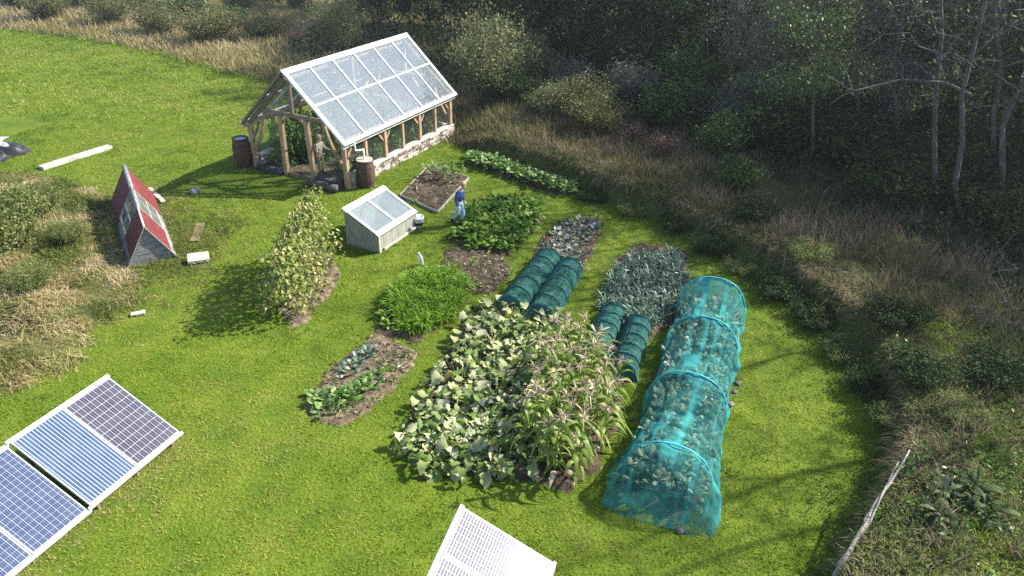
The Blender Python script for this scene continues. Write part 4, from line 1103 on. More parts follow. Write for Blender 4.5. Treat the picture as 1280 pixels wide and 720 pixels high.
# ------------------------------------------------------------------ bleached branch lying on the bank
l0, l1 = at(1131, 577, .25), at(1046, 718, .12)
lo = empty('fallen_branch', (l1.x, l1.y, 0)); tag(lo, 'long bleached split branch lying at the lawn edge', 'branch')
rr = np.random.default_rng(5)
def strand(off, k0, k1, r0, r1, name):
    pts = []
    for i in range(9):
        k = k0 + (k1 - k0) * i / 8; p = l1.lerp(l0, k) - Vector((l1.x, l1.y, 0)); s_ = math.sin(k * 3.0)
        pts.append(p + Vector((off * math.cos(k * 7) + .12 * s_ * (1 - k), off * math.sin(k * 7) * .6 + .06 * s_, off * .8 * math.sin(k * 9) + .30)) + Vector(rr.normal(size=3) * .012))
    m2 = MB(); m2.tube(pts, [r0 + (r1 - r0) * i / 8 for i in range(9)], 7); m2.build(name, M['driftwood'], lo, True)
strand(.03, -.08, 1.0, .05, .018, 'main_stem'); strand(-.045, .0, .9, .03, .012, 'split_strand'); strand(.06, .3, .7, .016, .008, 'split_strand')

# ------------------------------------------------------------------ vegetables
AX = np.array([.335, .942]); PX = np.array([.942, -.335])
def rows_in(Qpx, row_gap, gap, jit, seed, shrink=0.0, wob=1):
    """plant spots on rows along the beds: list of (x, y, row from the left, place from the near end)"""
    Q = Qpx if isinstance(Qpx, np.ndarray) else poly(Qpx)
    rr = np.random.default_rng(seed); u = Q @ AX; w = Q @ PX; out = []
    rws = np.arange(w.min() + row_gap * .4, w.max(), row_gap); ri = 0
    for r_ in rws:
        pl = 0
        for k in np.arange(u.min() + gap * .4 + rr.random() * gap * .3, u.max(), gap):
            p = AX * (k + rr.normal() * jit) + PX * (r_ + rr.normal() * jit)
            if sdf(p[None], Q)[0] < -shrink: out.append((p[0], p[1], ri, pl)); pl += 1
        if pl: ri += 1
    return out
def rosette(n, L, W, up, mat, name, prof=(.25, .9, 1, .55, .1), droop=.5, spread=.03, fold=.12, stem=0.0, rad=0.0, hj=.0, vlo=0.0, vhi=1.0):
    a_ = np.arange(n) * 2.4 + rng.random(n) * .7; k = (np.arange(n) + .5) / n
    el = up * (1.25 - .8 * k) + rng.normal(size=n) * .12
    d = np.stack([np.cos(a_) * np.cos(el), np.sin(a_) * np.cos(el), np.sin(el)], 1)
    base = rng.normal(size=(n, 3)) * spread; base[:, 2] = np.abs(base[:, 2]) + hj * rng.random(n)
    base += d * stem
    if rad: base[:, :2] += np.stack([np.cos(a_), np.sin(a_)], 1) * (rad * np.sqrt(rng.random(n)))[:, None]
    side = np.stack([-np.sin(a_), np.cos(a_), np.zeros(n)], 1) + rng.normal(size=(n, 3)) * .25
    l_ = L * rng.uniform(.65, 1.2, n)
    parts = [strips(base, d, l_, W * l_ / L * rng.uniform(.8, 1.2, n), prof, droop * rng.uniform(.5, 1.4, n), side, vlo + (vhi - vlo) * rng.random(n), fold)]
    if stem:
        parts.append(strips(base - d * stem, d, np.full(n, stem), np.full(n, W * .1), (1, .8), 0, side, np.full(n, .55), 0.0))
        V, Q, A_ = parts[1]
    return np_mesh(name, *join(parts), M[mat])

def crop(spots, kinds, name, label, cat, group, smin=.8, smax=1.15, zoff=.03):
    """label is a format string with {p} place and {r} row"""
    for i, (x, y, r_, p_) in enumerate(spots):
        o = obj(name, kinds[i % len(kinds)], None, (x, y, gz(x, y) + zoff), (random.uniform(-.08, .08), random.uniform(-.08, .08), random.random() * 6.28))
        s_ = random.uniform(smin, smax); o.scale = (s_, s_, s_ * random.uniform(.9, 1.1))
        tag(o, label.format(p=ORD[min(p_, 19)], r=ORD[min(r_, 19)]), cat, group)

# leeks
K = [rosette(15, .70, .044, 1.2, 'leek', 'leek_plant', (.9, 1, .85, .6, .1), .75, .02, .1) for _ in range(5)]
crop(rows_in([(752, 392), (768, 345), (790, 322), (850, 318), (858, 350), (836, 400), (800, 415)], .26, .24, .04, 31), K, 'leek_plant', 'blue green leek, {p} from the near end in the {r} row', 'leek', 'leeks in the leek bed', .85, 1.2)
# purple sprouting / seedlings
K = [rosette(9, .17, .12, .7, 'brassica', 'seedling', (.2, .9, 1, .7, .15), .3, .015, .1, .04) for _ in range(5)]
crop(rows_in([(676, 318), (700, 278), (748, 274), (728, 335), (712, 350), (672, 345)], .30, .27, .06, 32), K, 'seedling', 'grey green seedling, {p} from the near end of the {r} row, mulched bed', 'seedling', 'brassica seedlings in the mulched bed', .8, 1.4)
# chard
K = [rosette(20, .36, .15, 1.0, 'chard', 'chard_plant', (.12, .6, 1, .9, .4, .08), .55, .05, .14, .10) for _ in range(6)]
crop(rows_in([(566, 302), (580, 268), (612, 248), (664, 254), (680, 275), (655, 300), (640, 322), (605, 314)], .36, .36, .07, 33), K, 'chard_plant', 'bright green leafy beet, {p} from the near end in the {r} row', 'beet plant', 'leaf beet in the bed beside the person', .85, 1.3)
# carrots
K = [rosette(150, .30, .024, 1.0, 'fern', 'carrot_plant', (.3, 1, .7, 1, .5, .1), .6, .03, .0, .0, .16, .22) for _ in range(5)]
crop(rows_in([(492, 398), (490, 375), (522, 348), (566, 344), (584, 368), (560, 402), (515, 418)], .27, .27, .05, 34), K, 'carrot_plant', 'feathery green carrot top, {p} from the near end in the {r} row', 'carrot', 'carrots in the ferny bed', .9, 1.3)
K = [rosette(16, .34, .13, 1.0, 'chard', 'beet_plant', (.15, .7, 1, .8, .15), .5, .04, .1, .08, vlo=.4) for _ in range(3)]
for i, (px, py) in enumerate([(488, 408), (500, 402), (512, 412), (479, 398)]):
    p = at(px, py); o = obj('beet_plant', K[i % 3], None, p, (0, 0, i)); tag(o, ['leafy beet in front of the carrot bed', 'leafy beet against the carrot tops at the bed corner', 'leafy beet nearest the bare soil below the carrots', 'leafy beet at the left corner of the carrot bed'][i], 'beet plant', 'beets at the end of the carrot bed')
# left bed
K = [rosette(16, .24, .16, .9, 'leek', 'kale_plant', (.2, .9, 1, .6, .1), .4, .03, .15, .06, .1) for _ in range(3)]
for i, (px, py) in enumerate([(442, 458), (452, 450), (460, 443), (436, 468)]):
    o = obj('kale_plant', K[i % 3], None, at(px, py), (0, 0, i * 2)); tag(o, f'grey blue kale, {ORD[i]} plant of the little clump in the left bed', 'kale', 'kale in the small left bed')
K = [rosette(26, .20, .13, .8, 'berry', 'strawberry_plant', (.25, .9, 1, .8, .2), .3, .04, .12, .08, .15) for _ in range(4)]
for i, (px, py) in enumerate([(402, 506), (415, 500), (428, 496), (441, 492), (455, 486), (466, 478), (410, 514), (434, 504), (398, 498)]):
    o = obj('strawberry_plant', K[i % 4], None, at(px, py), (0, 0, i * 2)); tag(o, f'low dark green plant, {ORD[i]} of the clump at the near end of the left bed', 'strawberry', 'low plants in the small left bed')
# row under the bank
sp = []
for i, k in enumerate(np.linspace(0, 1, 17)):
    p = (1 - k) * flat(588, 203) + k * flat(708, 243); sp.append((p[0], p[1], 0, i))
    p = (1 - k) * flat(592, 198) + k * flat(712, 238); sp.append((p[0], p[1], 1, i))
K = [rosette(34, .26, .16, .85, 'berry', 'potato_plant', (.2, .8, 1, .7, .1), .4, .06, .12, .12, .12, .2, vlo=.3) for _ in range(4)]
crop(sp, K, 'potato_plant', 'green leafy plant, {p} from the greenhouse in the {r} line under the bank', 'vegetable plant', 'leafy row under the bank', .8, 1.15)
# raised bed bushes
K = [rosette(60, .22, .13, 1.0, 'tomato', 'herb_bush', (.2, .8, 1, .7, .1), .4, .06, .1, .18, .35, .4) for _ in range(2)]
for i, (px, py) in enumerate([(548, 222), (565, 226)]):
    o = obj('herb_bush', K[i], None, at(px, py, .08)); tag(o, ['dark green bushy herb at the far corner of the raised bed', 'dark green bushy herb beside the person in the raised bed'][i], 'herb', 'herbs in the raised bed')
# small weeds
K = [rosette(12, .15, .07, .9, 'fern', 'weed', droop=.4) for _ in range(3)]
for i, (px, py, lb) in enumerate([(592, 328, 'small green weed alone in the bare soil patch'), (572, 345, 'pale green weed at the left of the bare soil patch'), (600, 358, 'green weed at the near edge of the bare soil patch'), (520, 252, 'small weed in the raised bed soil'), (488, 462, 'small green weed in the middle of the left bed')]):
    o = obj('weed', K[i % 3], None, at(px, py, .06), (0, 0, i)); tag(o, lb, 'weed')

# squash
def squash_kind(seed):
    n = 105; a_ = rng.random(n) * 6.283; q = np.sqrt(rng.random(n)) * .85
    h = (.08 + .42 * rng.random(n)) * (1.05 - .45 * q)
    base = np.stack([np.cos(a_) * q, np.sin(a_) * q, h], 1)
    tilt = rng.normal(size=(n, 3)) * .5; d = unit(np.stack([np.cos(a_ + rng.normal(size=n)), np.sin(a_ + rng.normal(size=n)), np.full(n, .05)], 1) + tilt)
    side = unit(np.cross(d, np.array([0, 0, 1.0]) + tilt * .6)); l_ = .08 + .22 * rng.random(n) ** 1.6
    v = np.clip(.17 + .75 * rng.random(n) + .35 * (h - .4), 0, .97); v[rng.random(n) < .012] = 1.0
    leaf = strips(base, d, l_, l_ * rng.uniform(.95, 1.2, n), (.45, 1, .72, .95, .5, .1), .6, side, v, .14)
    foot = base * np.array([.35, .35, 0]); dd = base - foot
    sd_ = unit(np.cross(dd, rng.normal(size=(n, 3))))
    stem = strips(foot, dd, np.linalg.norm(dd, axis=1), rng.uniform(.014, .03, n), (1, .8, .7), .15, sd_)
    return np_mesh('foliage', *leaf, M['squash']), np_mesh('stalks', *stem, M['deadstem'])
M['deadstem'] = leaf_mat('dead_vine_stems', [(0.0, (.16, .15, .07)), (0.5, (.34, .31, .17)), (1.0, (.48, .43, .27))], .7, .15)
K = [squash_kind(i) for i in range(5)]
SQ = [(px_ + 22 * (1 - (px_ - 500) / 180), py_) for px_, py_ in [(514, 556), (540, 566), (575, 572), (608, 570), (525, 540), (556, 552), (592, 560), (628, 566), (545, 512), (580, 522), (615, 532), (650, 540),
      (562, 480), (598, 488), (634, 498), (585, 452), (616, 458), (650, 462), (592, 424), (622, 420), (652, 430), (608, 400), (640, 404), (672, 440), (670, 410), (665, 500)]]
for i, (px, py) in enumerate(SQ):
    if i in (4,): pass
    o = empty('squash_plant', at(px, py), i * 1.3); s_ = random.uniform(.85, 1.12); o.scale = (s_, s_, s_)
    zone_ = 'near edge' if py > 555 else 'middle' if py > 470 else 'far end'
    tag(o, f'pale mildewed squash, {ORD[i % 9]} from the left at the {zone_} of the patch, {"outer" if i % 2 else "inner"} side', 'squash', 'squash plants in the middle bed')
    f_, s2 = K[i % 5]; obj('foliage', f_, o); obj('stalks', s2, o)

# sweetcorn
def corn_kind(seed, h):
    mb = MB(); mb.tube([(0, 0, -.05), (.01, 0, h * .5), (.0, .02, h)], [.016, .014, .007], 6, a=.35)
    n = 11; z = np.linspace(.12, .92, n) * h; a_ = np.arange(n) * math.pi + rng.normal(size=n) * .45 + seed
    base = np.stack([np.zeros(n), np.zeros(n), z], 1); el = rng.uniform(.5, 1.0, n)
    d = np.stack([np.cos(a_) * np.cos(el), np.sin(a_) * np.cos(el), np.sin(el)], 1); side = np.stack([-np.sin(a_), np.cos(a_), rng.normal(size=n) * .4], 1)
    v = np.clip(.8 - .55 * np.linspace(0, 1, n) + rng.normal(size=n) * .18, 0, 1)
    lf = strips(base, d, rng.uniform(.5, .8, n), rng.uniform(.08, .12, n), (.7, 1, 1, .9, .7, .45, .08), rng.uniform(.7, 1.3, n), side, v, .15)
    k = 16; b2 = np.tile([[0, .02, h]], (k, 1)).astype(float); b2[:, 2] += rng.random(k) * .08
    d2 = rand_dirs(k, .9); ts = strips(b2, d2, rng.uniform(.18, .34, k), np.full(k, .026), (.8, 1, .8, .3), .35)
    return mb.mesh('stalk', M['corn'], True), np_mesh('leaves', *lf, M['corn']), np_mesh('tassel', *ts, M['tassel'])
K = [corn_kind(i * .8, h) for i, h in enumerate((1.25, 1.45, 1.15, 1.5, 1.35, 1.4))]
for x, y, r_, p_ in rows_in([(648, 578), (662, 520), (672, 470), (705, 440), (765, 470), (775, 500), (762, 545), (742, 592), (712, 610), (680, 600)], .42, .36, .06, 36):
    o = empty('sweetcorn_plant', (x, y, .02), random.random() * 6.28); o.rotation_euler = (random.uniform(-.08, .08), random.uniform(-.08, .08), random.random() * 6.28)
    s_ = random.uniform(.85, 1.12); o.scale = (s_, s_, s_)
    tag(o, f'tasselled sweetcorn, {ORD[p_]} from the near end in the {ORD[r_]} row from the left', 'sweetcorn', 'sweetcorn plants at the end of the squash patch')
    a_, b_, c_ = K[(r_ * 3 + p_) % 6]; obj('stalk', a_, o); obj('leaves', b_, o); obj('tassel', c_, o)

# climbing beans on canes
bn0, bn1 = flat(354, 402), flat(402, 318); bax = (bn1 - bn0); bl_ = np.hypot(*bax); bax = bax / bl_; bpx = np.array([bax[1], -bax[0]])
def bean_kind(seed, h=2.4):
    mb = MB(); mb.tube([(0, 0, -.05), (-.27, 0, h * .5), (-.56, .0, h)], .009, 5)
    n = 260; t = rng.random(n) ** .8; rad = (.34 - .10 * t) * np.sqrt(rng.random(n)) * (.6 + .8 * vnoise(t * 6 + seed * 9, t * 0, seed)) + .02; a_ = rng.random(n) * 6.283
    base = np.stack([-.54 * t * 1.0 + np.cos(a_) * rad, np.sin(a_) * rad * 1.2, .06 + t * h * .98], 1)
    d = unit(np.stack([np.cos(a_), np.sin(a_), rng.normal(size=n) * .5 - .2], 1) + rng.normal(size=(n, 3)) * .4); l_ = rng.uniform(.06, .13, n)
    side = np.cross(d, np.array([0, 0, 1.0]) + rng.normal(size=(n, 3)) * .5)
    lf = strips(base, d, l_, l_ * .85, (.3, 1, .7, .08), .4, side, np.clip(rng.normal(.5, .27, n) + .1 * (1 - t), 0, 1), .08)
    return mb.mesh('cane', M['cane'], True), np_mesh('foliage', *lf, M['bean'])
K = [bean_kind(i) for i in range(5)]
nbn = 9
for i in range(nbn):
    for sg in (-1, 1):
        p = bn0 + bax * (bl_ * (i + .5) / nbn) + bpx * sg * .52
        o = empty('bean_plant', (p[0], p[1], .03), math.atan2(bpx[1] * sg, bpx[0] * sg)); s_ = random.uniform(.92, 1.06); o.scale = (s_, random.uniform(.9, 1.3), s_ * (.80 + .2 * min(1, i / 4)) * random.uniform(.9, 1.1))
        tag(o, f'yellowing bean on a cane, {ORD[i]} from the near end on the {"right" if sg > 0 else "left"} side', 'bean plant', 'climbing beans on crossed canes')
        a_, b_ = K[(i * 2 + (sg > 0)) % 5]; obj('cane', a_, o); obj('foliage', b_, o)
pa, pb = at(323, 323, .8), at(350, 305, 1.0)
mb = MB(); mb.tube([pa, pb], .018, 6); o = mb.build('loose_cane', M['palewood']); tag(o, 'pale loose cane sticking out sideways from the climbing beans', 'cane')

# tomatoes in the greenhouse
def tomato_kind(h):
    mb = MB(); mb.tube([(0, 0, 0), (.02, 0, h)], .012, 5)
    n = 420; t = rng.random(n); a_ = rng.random(n) * 6.283; q = .34 * np.sqrt(rng.random(n)) * (1.1 - .4 * t)
    base = np.stack([np.cos(a_) * q, np.sin(a_) * q, .1 + t * h], 1); l_ = rng.uniform(.10, .2, n)
    return mb.mesh('stake', M['cane'], True), np_mesh('foliage', *strips(base, rand_dirs(n, -.1), l_, l_ * .5, (.3, 1, .6, .1), .5, v=np.clip(.3 + .5 * rng.random(n), 0, 1)), M['tomato'])
K = [tomato_kind(h) for h in (1.3, 1.5, 1.75, 1.15)]
for r_, t_ in enumerate((.62, 1.1, 2.9, 3.75, 4.35)):
    for p_ in range(11):
        s_ = .75 + p_ * .66
        if t_ in (1.1,) and p_ < 3: continue
        if t_ == 2.9 and p_ < 2: continue
        q = gh(s_, t_ + random.uniform(-.1, .1)); o = empty('tomato_plant', (q[0], q[1], .05), random.random() * 6)
        tag(o, f'staked greenhouse plant, {ORD[p_]} from the gable in the {ORD[r_]} row from the right', 'tomato plant', 'plants growing inside the greenhouse')
        a_, b_ = K[(r_ * 2 + p_ * 3) % 3 if t_ > 2 else (3 if p_ % 2 else 0)]; obj('stake', a_, o); obj('foliage', b_, o)

# dock-like plant on the right bank
K = [rosette(34, .46, .11, .85, 'dock', 'broad_plant', (.12, .5, .95, 1, .7, .08), .55, .06, .12, .12) for _ in range(3)]
for i, (px, py, lb) in enumerate([(1180, 622, 'dark broad leaved plant on the bank right of the bleached branch'), (1212, 612, 'broad leaved dark clump standing highest on the right bank'), (1232, 645, 'broad leaved clump with whitish dead leaves near the right margin'), (1165, 648, 'withered broad leaved clump beside the bleached branch')]):
    o = obj('broad_plant', K[i % 3], None, at(px, py), (0, 0, i)); tag(o, lb, 'wild plant', 'broad leaved clumps on the right bank')

# ------------------------------------------------------------------ netted tunnels
def tunnel(p0, p1, w, h, hoops, netname, hoopname, label, cat, group, netm, hoopm, flare=0.0, sag=.12, end_close=.5, hr=.012, seed=0, extra_fold=.02):
    """p0 near end, p1 far end on the ground; the net hangs over hoops and sags between them"""
    p0, p1 = np.array(p0), np.array(p1); d = p1 - p0; L = float(np.hypot(*d)); a_ = math.atan2(d[1], d[0])
    o = empty('net_tunnel', (p0[0], p0[1], 0), a_); tag(o, label, cat, group)
    nu, nv = 130, 60; pos = np.array(hoops) * L; rr = seed * 3.1
    U = np.linspace(0, 1, nu); V_ = np.zeros((nu, nv + 1, 3))
    for i, u in enumerate(U):
        x = u * L
        j = int(np.searchsorted(pos, x)); 
        if j == 0: loc, edge = 0, (pos[0] - x) / max(pos[0], 1e-6)
        elif j >= len(pos): loc, edge = 0, (x - pos[-1]) / max(L - pos[-1], 1e-6)
        else:
            t = (x - pos[j - 1]) / (pos[j] - pos[j - 1]); loc, edge = (4 * t * (1 - t)) ** .85, 0
        k = 1 - sag * loc
        e = edge
        hh_ = h * k * (1 - end_close + end_close * math.sqrt(max(0.002, 1 - e * e)))
        ww = w / 2 * (1 - .35 * sag * loc) * (1 - .16 * e * e * end_close) + flare * .3 * e * (u < .5)
        for q in range(nv + 1):
            th = math.pi * q / nv; c, s_ = math.cos(th), math.sin(th)
            s2 = s_ ** .8; y = ww * (abs(c) ** .85) * (1 if c > 0 else -1)
            y += math.copysign(flare * (1 - .75 * min(1, u * 2.5)) * (1 - s_) ** 3, c)
            V_[i, q] = (x, y, hh_ * s2)
    fx, fy = np.meshgrid(U * L, np.linspace(0, 3, nv + 1), indexing='ij')
    fold = (vnoise(fx * 1.2 + rr, fy * 9, seed) - .5) * 2 * extra_fold + (fbm(fx * 3, fy * 4, seed + 2) - .5) * extra_fold * 2
    V_[:, :, 1] *= 1 + fold * 1.2; V_[:, :, 2] = np.maximum(.01, V_[:, :, 2] * (1 + fold))
    V_[:, 0, 1] += (vnoise(U * L * 2, U * 0, seed + 5) - .5) * flare * .7; V_[:, -1, 1] += (vnoise(U * L * 2, U * 0 + 9, seed + 6) - .5) * flare * .7
    I_ = (np.arange(nu - 1)[:, None] * (nv + 1) + np.arange(nv)[None, :]).ravel()
    Q_ = np.stack([I_, I_ + 1, I_ + nv + 2, I_ + nv + 1], 1)
    gather = 1.5 * np.clip(1 - np.abs(vnoise(fx * .4 + rr, fy * 6, seed + 11) - .5) * 11, 0, 1) * vnoise(fx * .7, fy * 3, seed + 4)
    gather += .8 * np.clip(1 - np.min(np.abs(fx[None] - pos[:, None, None]), 0) / .13, 0, 1) + np.clip(vnoise(fx * 2.2 - fy * 2, fy * 5 + fx, seed + 13) * 1.6 - 1.1, 0, 1)
    gather += .5 * np.abs(fy / 1.5 - 1) ** 6
    obj('netting', np_mesh('netting', V_.reshape(-1, 3), Q_, gather.ravel(), M[netm]), o)
    # far and near closing sheets
    for i, sg in ((0, -1), (nu - 1, 1)):
        n2 = 8; ring = V_[i]; base_y = ring[:, 1]
        W_ = np.zeros((n2 + 1, nv + 1, 3))
        for k in range(n2 + 1):
            t = k / n2
            W_[k] = ring * np.array([1, 1 - .35 * t, 1 - t]); W_[k, :, 0] += sg * .10 * t * h + .03 * np.sin(np.arange(nv + 1) * 1.3 + k)*t; W_[k, :, 2] = np.maximum(W_[k, :, 2], .012)
        I2 = (np.arange(n2)[:, None] * (nv + 1) + np.arange(nv)[None, :]).ravel()
        obj('end_netting', np_mesh('end_netting', W_.reshape(-1, 3), np.stack([I2, I2 + 1, I2 + nv + 2, I2 + nv + 1], 1), np.clip(vnoise(W_[:, :, 1] * 7, W_[:, :, 2] * 1.5, seed) * 1.6 - .9, 0, 1).ravel(), M[netm]), o)
    for x in pos:
        m2 = MB(); pts = []
        for q in range(21):
            th = math.pi * q / 20; c, s_ = math.cos(th), math.sin(th)
            pts.append((x, (w / 2 + .012) * (abs(c) ** .85) * (1 if c > 0 else -1), max(-.05, (h + .012) * s_ ** .8)))
        m2.tube(pts, hr, 6); m2.build('hoop', M[hoopm], o, True)
    NOGRASS.append((np.array([p0 + np.array([-d[1], d[0]]) / L * w * .45, p0 - np.array([-d[1], d[0]]) / L * w * .45, p1 - np.array([-d[1], d[0]]) / L * w * .45, p1 + np.array([-d[1], d[0]]) / L * w * .45]), 0))
    return o
g4 = 'dark green net tunnels'
HG = [.02, .2, .4, .6, .8, .98]
tunnel(flat(636, 392), flat(686, 328), .88, .58, HG, 0, 0, 'dark green net tunnel left of its pair by the squash patch', 'net tunnel', g4, 'greennet', 'greenhoop', .08, .2, .9, seed=1, extra_fold=.022)
tunnel(flat(674, 402), flat(712, 340), .88, .58, HG, 0, 0, 'dark green net tunnel right of its pair, ending at the mulched bed', 'net tunnel', g4, 'greennet', 'greenhoop', .08, .2, .9, seed=2, extra_fold=.022)
tunnel(flat(738, 458), flat(766, 395), .76, .50, HG, 0, 0, 'dark green net tunnel between sweetcorn and leeks', 'net tunnel', g4, 'greennet', 'greenhoop', .08, .2, .9, seed=3, extra_fold=.022)
tunnel(flat(776, 474), flat(798, 410), .76, .50, HG, 0, 0, 'dark green net tunnel beside the leeks, closer to the turquoise net', 'net tunnel', g4, 'greennet', 'greenhoop', .08, .2, .9, seed=4, extra_fold=.022)
BN0, BN1 = np.array([3.08, 10.36]), np.array([6.12, 18.72])
Lb = np.hypot(*(BN1 - BN0))
tunnel(BN0, BN1, 1.92, 1.28, [.107, .40, .697, .953], 0, 0, 'long turquoise net tunnel over cabbages on hoops', 'net tunnel', None, 'bluenet', 'bluehoop', .30, .30, .97, .02, 7, .028)
K = [rosette(34, .21, .13, .95, 'cabbage', 'cabbage', (.3, .8, 1, .7, .3), .45, .05, .2, .08, .10, .25) for _ in range(5)]
bd = (BN1 - BN0) / Lb; bp_ = np.array([bd[1], -bd[0]])
for r_ in range(4):
    for k in range(17):
        p = BN0 + bd * (.75 + k * .49 + random.uniform(-.06, .06)) + bp_ * ((r_ - 1.5) * .37 + random.uniform(-.05, .05))
        o = obj('cabbage', K[(r_ + k * 2) % 5], None, (p[0], p[1], .05), (0, 0, random.random() * 6)); s_ = random.uniform(.85, 1.25); o.scale = (s_, s_, s_ * 1.25)
        tag(o, f'cabbage under the turquoise net, {ORD[k]} from the near end, {ORD[r_]} row from the left', 'cabbage', 'cabbages under the turquoise net')
for i, (px, py, r_, lb) in enumerate([(912, 507, .12, 'reddish stone pinning the turquoise net edge, biggest of the group'), (918, 491, .085, 'small reddish stone just beyond the biggest one at the net edge'), (922, 480, .10, 'grey red stone furthest along the net edge'), (905, 515, .08, 'small stone just before the biggest one at the net edge'), (884, 600, .09, 'stone at the net edge by the nearest hoop'), (850, 664, .10, 'brownish stone holding down the near end of the net'), (888, 578, .07, 'small pinkish stone at the net edge near the first hoop')]):
    stone(at(px, py), r_, lb, 'stone', 'stones along the net edge')

# ------------------------------------------------------------------ people
def skin(name, V, E, Rd, mat, parent, root=0, sub=2):
    me = bpy.data.meshes.new(name); me.from_pydata(V, E, []); me.materials.append(mat)
    o = obj(name, me, parent)
    sk = o.modifiers.new('skin', 'SKIN'); sk.use_smooth_shade = True
    if not me.skin_vertices: me.skin_vertices.new()
    for i, r_ in enumerate(Rd):
        me.skin_vertices[0].data[i].radius = (r_, r_) if not hasattr(r_, '__len__') else r_
        me.skin_vertices[0].data[i].use_root = (i == root)
    sb = o.modifiers.new('smooth', 'SUBSURF'); sb.levels = sub; sb.render_levels = sub
    return o
def cloth(name, c, c2, rough=.85):
    return noise_mat(name, [(.35, c), (.65, c2)], 9, 5, rough, .3)
SKIN = noise_mat('skin', [(.3, (.50, .30, .22)), (.7, (.60, .38, .29))], 6, 3, .55)
def person(loc, rz, label, J, top, trou, boot, hair, glove, s=1.0, cap=False):
    o = empty('person', loc, rz); o.scale = (s, s, s); tag(o, label, 'person')
    N = {k: Vector(v) for k, v in J.items()}
    names = ['pelvis', 'waist', 'chest', 'neck', 'headlow', 'headmid', 'headtop']
    def build(name, keys, edges, rad, mat, root=0, sub=2):
        return skin(name, [N[k] for k in keys], [(keys.index(a_), keys.index(b_)) for a_, b_ in edges], rad, mat, o, root, sub)
    keys = ['pelvis', 'waist', 'chest', 'neck', 'headlow', 'headmid', 'headtop', 'shL', 'elL', 'wrL', 'shR', 'elR', 'wrR', 'hipL', 'knL', 'anL', 'toL', 'hipR', 'knR', 'anR', 'toR', 'nose']
    edges = [('pelvis', 'waist'), ('waist', 'chest'), ('chest', 'neck'), ('neck', 'headlow'), ('headlow', 'headmid'), ('headmid', 'headtop'), ('headmid', 'nose')]
    for s_ in 'LR': edges += [('chest', 'sh' + s_), ('sh' + s_, 'el' + s_), ('el' + s_, 'wr' + s_), ('pelvis', 'hip' + s_), ('hip' + s_, 'kn' + s_), ('kn' + s_, 'an' + s_), ('an' + s_, 'to' + s_)]
    N['nose'] = N['headmid'] + (N['toL'] - N['anL'] + N['toR'] - N['anR']).normalized() * .105 + Vector((0, 0, -.03))
    rad = [.12, .115, .12, .052, .066, .092, .055, .06, .042, .03, .06, .042, .03, .085, .058, .04, .03, .085, .058, .04, .03, .016]
    build('body', keys, edges, rad, SKIN)
    keys = ['pelvis', 'waist', 'chest', 'collar', 'shL', 'elL', 'cuL', 'shR', 'elR', 'cuR']
    N['collar'] = N['chest'].lerp(N['neck'], .6)
    for s_ in 'LR': N['cu' + s_] = N['el' + s_].lerp(N['wr' + s_], .88)
    e_ = [('pelvis', 'waist'), ('waist', 'chest'), ('chest', 'collar')]
    for s_ in 'LR': e_ += [('chest', 'sh' + s_), ('sh' + s_, 'el' + s_), ('el' + s_, 'cu' + s_)]
    build('jumper', keys, e_, [(.165, .135), (.155, .13), (.175, .14), .075, .085, .062, .048, .085, .062, .048], top)
    keys = ['waist2', 'pelvis2', 'hipL', 'knL', 'csL', 'hipR', 'knR', 'csR']
    N['waist2'] = N['pelvis'].lerp(N['waist'], .3); N['pelvis2'] = N['pelvis'] - Vector((0, 0, .05))
    for s_ in 'LR': N['cs' + s_] = N['kn' + s_].lerp(N['an' + s_], .82)
    build('trousers', keys, [('waist2', 'pelvis2'), ('pelvis2', 'hipL'), ('hipL', 'knL'), ('knL', 'csL'), ('pelvis2', 'hipR'), ('hipR', 'knR'), ('knR', 'csR')],
          [(.15, .125), (.15, .13), .108, .08, .066, .108, .08, .066], trou)
    for s_ in 'LR':
        N['bt' + s_] = N['kn' + s_].lerp(N['an' + s_], .6); k = ['bt' + s_, 'an' + s_, 'to' + s_]
        build('boot', k, [(k[0], k[1]), (k[1], k[2])], [.068, .06, .046], boot)
        # gloved hand: palm, four fingers and a thumb
        w_ = N['wr' + s_]; dn = (w_ - N['el' + s_]).normalized(); fw = (N['to' + s_] - N['an' + s_]).normalized(); sd_ = dn.cross(fw).normalized(); fw = sd_.cross(dn).normalized()
        hv = [w_, w_ + dn * .05, w_ + dn * .09]; he_ = [(0, 1), (1, 2)]; hr_ = [.03, (.042, .024), (.04, .022)]
        for f_, (l_, sp_) in enumerate(((.065, -.03), (.075, -.01), (.07, .01), (.055, .03))):
            b_ = w_ + dn * .095 + fw * sp_; i0 = len(hv); hv += [b_, b_ + dn * l_ * .55 - sd_ * .008, b_ + dn * l_ - sd_ * .026]; he_ += [(2, i0), (i0, i0 + 1), (i0 + 1, i0 + 2)]; hr_ += [.011, .010, .008]
        i0 = len(hv); hv += [w_ + dn * .045 + fw * .045, w_ + dn * .085 + fw * .062]; he_ += [(1, i0), (i0, i0 + 1)]; hr_ += [.013, .010]
        skin('glove' if glove else 'hand', hv, he_, hr_, glove or SKIN, o, 0, 1)
    hd, ht = N['headmid'], N['headtop']; bk = (hd - N['nose']).normalized()
    mb = MB(); c = hd + (ht - hd) * .35 + bk * .022
    n, k = 16, 9; vs_ = []
    for i in range(k + 1):
        th = (math.pi * .66) * i / k
        for j in range(n):
            ph = 2 * math.pi * j / n; dv = Vector((math.sin(th) * math.cos(ph), math.sin(th) * math.sin(ph), math.cos(th)))
            ext = 1.0 + .10 * random.random(); vs_.append(c + dv * .112 * ext * (1 if dv.z > -.2 or dv.dot(bk) > 0 else .8))
    fs = [(i * n + j, i * n + (j + 1) % n, (i + 1) * n + (j + 1) % n, (i + 1) * n + j) for i in range(k) for j in range(n)]
    mb.add(vs_, fs); mb.build('hair', hair, o, True)
